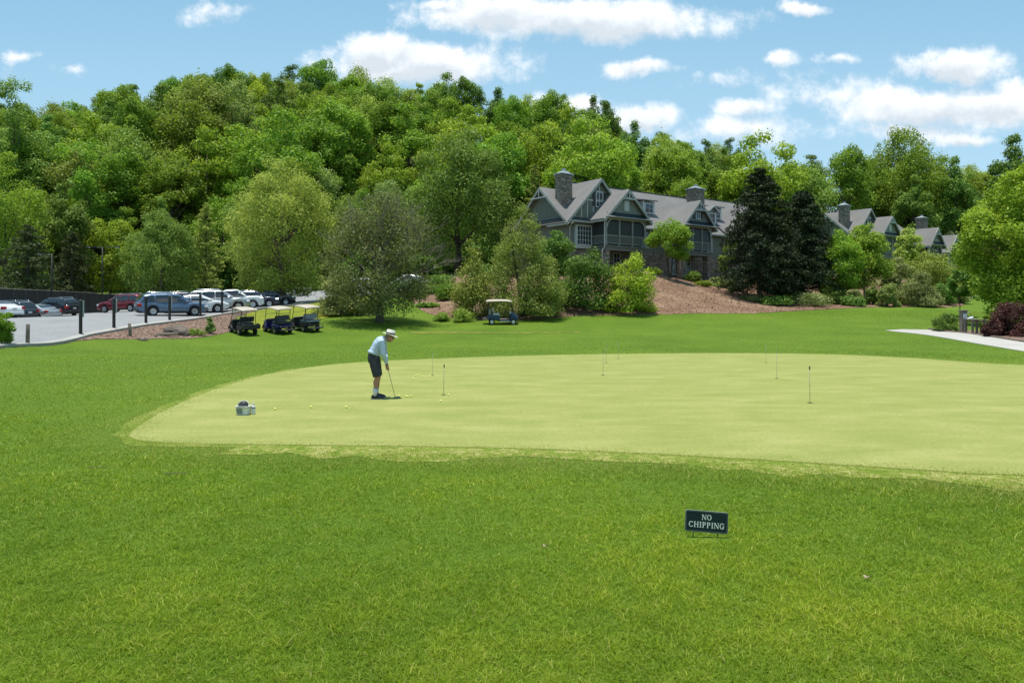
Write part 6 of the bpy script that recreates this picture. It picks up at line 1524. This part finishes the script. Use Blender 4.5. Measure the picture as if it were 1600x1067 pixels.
def limb(mb, pts, n=16, ref=(0, 1, 0)):
    """pts: (centre, thickness across, thickness along ref)"""
    rg = []
    for i, (c, a, b) in enumerate(pts):
        p0 = Vector(pts[max(i - 1, 0)][0]); p1 = Vector(pts[min(i + 1, len(pts) - 1)][0]); rg.append(ell(c, a, b, p1 - p0, n, ref))
    mb.rings(rg)
def remesh(o, vox, sm=6):
    r = o.modifiers.new('remesh', 'REMESH'); r.mode = 'VOXEL'; r.voxel_size = vox; r.use_smooth_shade = True
    s = o.modifiers.new('smooth', 'SMOOTH'); s.factor = .5; s.iterations = sm
    return o
# joints, metres; he faces +x, feet apart along y
HIP = [Vector((-.065, s * .095, .90)) for s in (1, -1)]; KNEE = [Vector((.015, s * .135, .49)) for s in (1, -1)]; ANK = [Vector((-.035, s * .15, .095)) for s in (1, -1)]
PEL = Vector((-.085, 0, .95)); WAI = Vector((-.045, 0, 1.06)); CHE = Vector((.035, 0, 1.235)); SHC = Vector((.105, 0, 1.345)); NEK = Vector((.17, 0, 1.395)); HD = Vector((.285, 0, 1.415))
SHO = [Vector((.115, s * .185, 1.325)) for s in (1, -1)]; HAND = Vector((.232, 0, .735))
ELB = [Vector((.155, .225, 1.05)), Vector((.165, -.215, 1.045))]; WRI = [Vector((.213, .035, .825)), Vector((.222, -.035, .79))]
b = MB()
limb(b, [(PEL + Vector((.01, 0, -.10)), .09, .12), (PEL, .125, .165), (WAI, .115, .155), (CHE, .12, .17), (SHC, .105, .165), (SHC + Vector((.05, 0, .035)), .06, .09)], 20)
limb(b, [(SHC + Vector((.03, 0, .02)), .065, .07), (NEK, .055, .058), (NEK.lerp(HD, .45), .054, .056)], 14)
hu = Vector((.30, 0, .954)).normalized()   # head axis, crown up and back of the bowed face
hd_f = Vector((.954, 0, -.30)).normalized()  # the way the face looks
for k in range(1):
    rg = []
    for t, a, c in [(-.115, .028, .030), (-.095, .060, .052), (-.05, .085, .070), (0, .098, .077), (.05, .096, .075), (.09, .070, .056), (.115, .03, .03)]:
        cc = HD + hu * t + hd_f * (.012 if t < -.04 else 0); rg.append(ell(cc, a, c, hu, 18))
    b.rings(rg)
    b.rings([ell(HD + hd_f * .085 + hu * .03, .010, .010, hu, 10), ell(HD + hd_f * .105 - hu * .005, .016, .013, hu, 10), ell(HD + hd_f * .105 - hu * .02, .012, .016, hu, 10), ell(HD + hd_f * .085 - hu * .03, .008, .012, hu, 10)])   # nose
    b.rings([ell(HD + hd_f * .086 - hu * .052 + Vector((0, 0, 0)), .008, .022, hu, 10), ell(HD + hd_f * .09 - hu * .060, .008, .024, hu, 10), ell(HD + hd_f * .084 - hu * .066, .008, .02, hu, 10)])     # lips
    for s in (-1, 1): b.rings([ell(HD - hd_f * .008 + Vector((0, s * .076, 0)) + hu * t, a, .012, hu, 10) for t, a in ((-.03, .008), (-.012, .016), (.012, .02), (.028, .010))])   # ears
for i in (0, 1):
    limb(b, [(HIP[i] + Vector((0, 0, .05)), .095, .085), (HIP[i].lerp(KNEE[i], .3), .088, .082), (HIP[i].lerp(KNEE[i], .75), .066, .064), (KNEE[i], .056, .056), (KNEE[i].lerp(ANK[i], .28) + Vector((-.018, 0, 0)), .060, .055), (KNEE[i].lerp(ANK[i], .62), .044, .042), (ANK[i] + Vector((0, 0, .02)), .034, .033), (ANK[i] + Vector((0, 0, -.04)), .036, .034)], 14)
    f = ANK[i]; b.rings([ell((f.x - .055, f.y, .045), .03, .03, (1, 0, 0), 12), ell((f.x + .02, f.y, .05), .042, .036, (1, 0, 0), 12), ell((f.x + .11, f.y, .04), .03, .043, (1, 0, 0), 12), ell((f.x + .18, f.y, .03), .018, .036, (1, 0, 0), 12)])
    limb(b, [(SHO[i] + Vector((-.02, 0, .01)), .062, .05), (SHO[i].lerp(ELB[i], .4), .050, .047), (ELB[i], .040, .040), (ELB[i].lerp(WRI[i], .35), .039, .036), (WRI[i], .025, .029)], 14)
    # palm and fingers wrapped round the grip
    ax = Vector((.155, 0, -.62)).normalized()      # along the shaft
    s = 1 if i == 0 else -1; pc = HAND + ax * (-.035 if i == 0 else .035)
    limb(b, [(WRI[i], .024, .030), (WRI[i].lerp(pc, .55) + Vector((-.008, s * .020, 0)), .036, .022), (pc + Vector((-.004, s * .026, -.012)), .040, .018), (pc + Vector((.016, s * .024, -.04)), .030, .015)], 12)
    sd = Vector((0, s, 0)); fw = sd.cross(ax).normalized() * s
    fw = Vector((.97, 0, .24))
    for k in range(4):
        c = pc + ax * (.030 - .0205 * k + .010); ln = (1.0, 1.06, 1.0, .82)[k]; pts = []
        for a, rr in ((-35, .030), (10, .031 * ln), (60, .0285), (115, .024), (165, .021 * ln)):
            aa = R(a); pts.append(c + sd * (math.cos(aa) * rr) + fw * (math.sin(aa) * rr) * 1.05)
        b.tube(pts, [.0098, .0098, .0092, .0085, .0075], 8)
    th = pc - ax * .028 + sd * .020
    b.tube([th - fw * .012, th + fw * .016 - sd * .004 + ax * .012, pc + fw * .024 - sd * .006 + ax * .028, pc + fw * .022 - sd * .010 + ax * .050], [.0125, .0115, .0105, .0085], 8)
remesh(b.build('body', m_skin, man), .0062, 4)
# hair, eyes, sunglasses
b = MB(); b.rings([ell(HD - hd_f * .012 + hu * t, a, c, hu, 16) for t, a, c in ((-.05, .066, .066), (-.01, .094, .081), (.04, .094, .080), (.08, .07, .06))]); b.build('hair', m_hair, man, subsurf=1)
b = MB()
for s in (-1, 1): b.rings([ell(HD + hd_f * .088 + Vector((0, s * .034, 0)) + hu * (.018 + t), .012, w_, hu, 10) for t, w_ in ((-.018, .012), (-.008, .024), (.008, .025), (.016, .016))])
b.tube([HD + hd_f * .097 + Vector((0, -.02, 0)) + hu * .02, HD + hd_f * .099 + hu * .022, HD + hd_f * .097 + Vector((0, .02, 0)) + hu * .02], .004, 6)
for s in (-1, 1): b.tube([HD + hd_f * .085 + Vector((0, s * .056, 0)) + hu * .02, HD + Vector((0, s * .083, 0)) + hu * .02], .004, 6)
b.build('sunglasses', m_black, man)
# hat
hc = HD + hu * .062 - hd_f * .004; hup = (hu + Vector((-.05, 0, 0))).normalized()
b = MB(); b.rings([ell(hc + hup * t, a, c, hup, 28) for t, a, c in ((.0, .104, .086), (.0, .165, .150), (.012, .185, .168), (.018, .186, .169), (.010, .165, .150), (.012, .108, .090), (.095, .098, .082), (.112, .088, .072), (.114, .03, .025))])
bb = []
for v in b.v:
    q = Vector(v) - hc; r_ = q - hup * q.dot(hup); ln = r_.length
    if ln > .13: v = Vector(v) - hup * (.030 * max(0, r_.normalized().dot(hd_f)) ** 1 * (ln - .10) / .08) + hup * .012 * abs(r_.normalized().y) - hup * .010
    bb.append(tuple(v))
b.v = bb; b.build('hat', m_hat, man)
b = MB(); b.rings([ell(hc + hup * t, a, c, hup, 28) for t, a, c in ((.013, .1105, .0925), (.050, .1055, .0885))], caps=False); b.build('hat_band', m_band, man)
# shirt with long sleeves
b = MB()
limb(b, [(PEL + Vector((.012, 0, .075)), .135, .178), (WAI + Vector((0, 0, .03)), .140, .182), (WAI.lerp(CHE, .55) + Vector((-.005, 0, 0)), .140, .190), (CHE + Vector((.0, 0, .02)), .138, .196), (SHC + Vector((-.012, 0, 0)), .118, .188), (SHC + Vector((.035, 0, .03)), .085, .120), (NEK + Vector((-.008, 0, -.004)), .064, .068)], 22)
for i in (0, 1):
    s = 1 if i == 0 else -1
    limb(b, [(SHO[i] + Vector((-.03, -s * .06, .012)), .082, .07), (SHO[i] + Vector((0, s * .005, 0)), .080, .066), (SHO[i].lerp(ELB[i], .5), .066, .060), (ELB[i] + Vector((-.006, 0, 0)), .056, .054), (ELB[i].lerp(WRI[i], .5), .050, .047), (ELB[i].lerp(WRI[i], .88), .036, .038), (ELB[i].lerp(WRI[i], .93), .038, .040)], 16)
# soft folds over the belt
b.rings([ell(PEL + Vector((.016, 0, .07 + t)), .138 + a, .180 + a, (.2, 0, 1), 22) for t, a in ((0, -.01), (.02, .012), (.05, .014), (.08, .0))])
remesh(b.build('shirt', m_shirt, man), .008, 5)
b = MB(); b.rings([ell(NEK + Vector((-.005, 0, 0)) + Vector((.75, 0, .66)) * t, a, c, (.75, 0, .66), 18) for t, a, c in ((-.012, .068, .072), (.022, .062, .066), (.026, .056, .06), (-.01, .058, .06))]); b.build('collar', m_shirt, man)
# shorts to the knee
b = MB()
limb(b, [(PEL + Vector((.012, 0, .085)), .128, .172), (PEL + Vector((0, 0, .0)), .140, .185), (PEL + Vector((.012, 0, -.09)), .140, .185), (PEL + Vector((.018, 0, -.13)), .10, .15)], 22)
for i in (0, 1): limb(b, [(HIP[i] + Vector((0, 0, .03)), .125, .10), (HIP[i].lerp(KNEE[i], .3), .118, .105), (HIP[i].lerp(KNEE[i], .7), .102, .100), (HIP[i].lerp(KNEE[i], .93), .092, .094), (HIP[i].lerp(KNEE[i], .96), .09, .092)], 18)
remesh(b.build('shorts', m_short, man), .008, 4)
b = MB(); b.rings([ell(PEL + Vector((.013, 0, .08 + t)), .141, .185, (.15, 0, 1), 24) for t in (-.004, .032)], caps=False); b.build('belt', m_black, man)
for i in (0, 1):
    a = ANK[i]; b = MB(); limb(b, [(a + Vector((.006, 0, .145)), .050, .048), (a + Vector((.004, 0, .14)), .054, .052), (a + Vector((.002, 0, .06)), .045, .044), (a + Vector((0, 0, -.02)), .046, .043)], 14); b.build('sock', m_sock, man)
    b = MB(); f = a; b.rings([ell((f.x - .085, f.y, .045), .018, .022, (1, 0, 0), 14), ell((f.x - .07, f.y, .055), .045, .036, (1, 0, 0), 14), ell((f.x - .02, f.y, .062), .052, .041, (1, 0, 0), 14), ell((f.x + .04, f.y, .058), .048, .044, (1, 0, 0), 14), ell((f.x + .11, f.y, .046), .036, .050, (1, 0, 0), 14), ell((f.x + .18, f.y, .036), .026, .046, (1, 0, 0), 14), ell((f.x + .215, f.y, .028), .012, .024, (1, 0, 0), 14)])
    b.build('shoe', m_shoe, man, subsurf=1)
    b = MB(); po = [(f.x + x, f.y + y) for x, y in ((-.095, -.02), (-.085, -.036), (-.02, -.042), (.05, -.044), (.12, -.053), (.18, -.046), (.222, -.02), (.222, .02), (.18, .046), (.12, .053), (.05, .044), (-.02, .042), (-.085, .036), (-.095, .02))]
    n = len(po); b.add([(x, y, .0) for x, y in po] + [(x, y, .020) for x, y in po], [tuple(range(n - 1, -1, -1)), tuple(range(n, 2 * n))] + [(k, (k + 1) % n, n + (k + 1) % n, n + k) for k in range(n)]); b.build('sole', m_sole, man)
b = MB(); w0 = ELB[1].lerp(WRI[1], .97); b.rings([ell(w0 + (WRI[1] - ELB[1]).normalized() * t, .033, .036, WRI[1] - ELB[1], 14) for t in (-.008, .012)]); b.build('wristwatch', m_black, man)
# putter
cl = thing('putter', 'steel shafted putter held by the golfer, its head behind a yellow ball', 'golf club', pp, R(4))
ax = Vector((.155, 0, -.62)).normalized(); top = HAND - ax * .13; bot = Vector((top.x + (top.z - .028) * .25, 0, .028))
b = MB(); b.tube([top, HAND + ax * .10], [.0135, .0115], 10); b.build('grip', m_black, cl)
b = MB(); b.tube([HAND + ax * .10, bot], [.0062, .0048], 8); b.build('shaft', M('club_steel', (.16, .15, .14), (.10, .10, .095), 8, .35, .8), cl)
b = MB(); b.bx(bot.x - .02, bot.x + .115, -.012, .014, .006, .032); b.build('club_head', m_galv, cl, bevel=.006)

# two dry leaves on the lawn
m_leaf = M('dry_leaf', (.40, .32, .20), (.26, .19, .11), 30, .8)
for px, py, sc_, lab in ((1355, 906, .042, 'pale dry leaf lying in the grass right of the sign'), (852, 857, .03, 'small pale dry leaf lying in the grass left of the sign')):
    Y = YG(py); b = MB(); po = []
    for k in range(14):
        a = 2 * math.pi * k / 14; r = sc_ * (.55 + .25 * math.cos(2 * a) + .12 * math.cos(5 * a)); po.append((r * math.cos(a), r * math.sin(a) * .7, .030 + .012 * math.cos(2 * a + 1)))
    n = len(po); b.add([(0, 0, .030)] + po + [(0, 0, .027)] + [(x, y, z - .003) for x, y, z in po], [(0, 1 + k, 1 + (k + 1) % n) for k in range(n)] + [(n + 1, n + 2 + (k + 1) % n, n + 2 + k) for k in range(n)] + [(1 + k, n + 2 + k, n + 2 + (k + 1) % n, 1 + (k + 1) % n) for k in range(n)])
    o = b.build('dry_leaf', m_leaf, loc=(X_(px, Y), Y, 0)); props(o, lab, 'leaf')
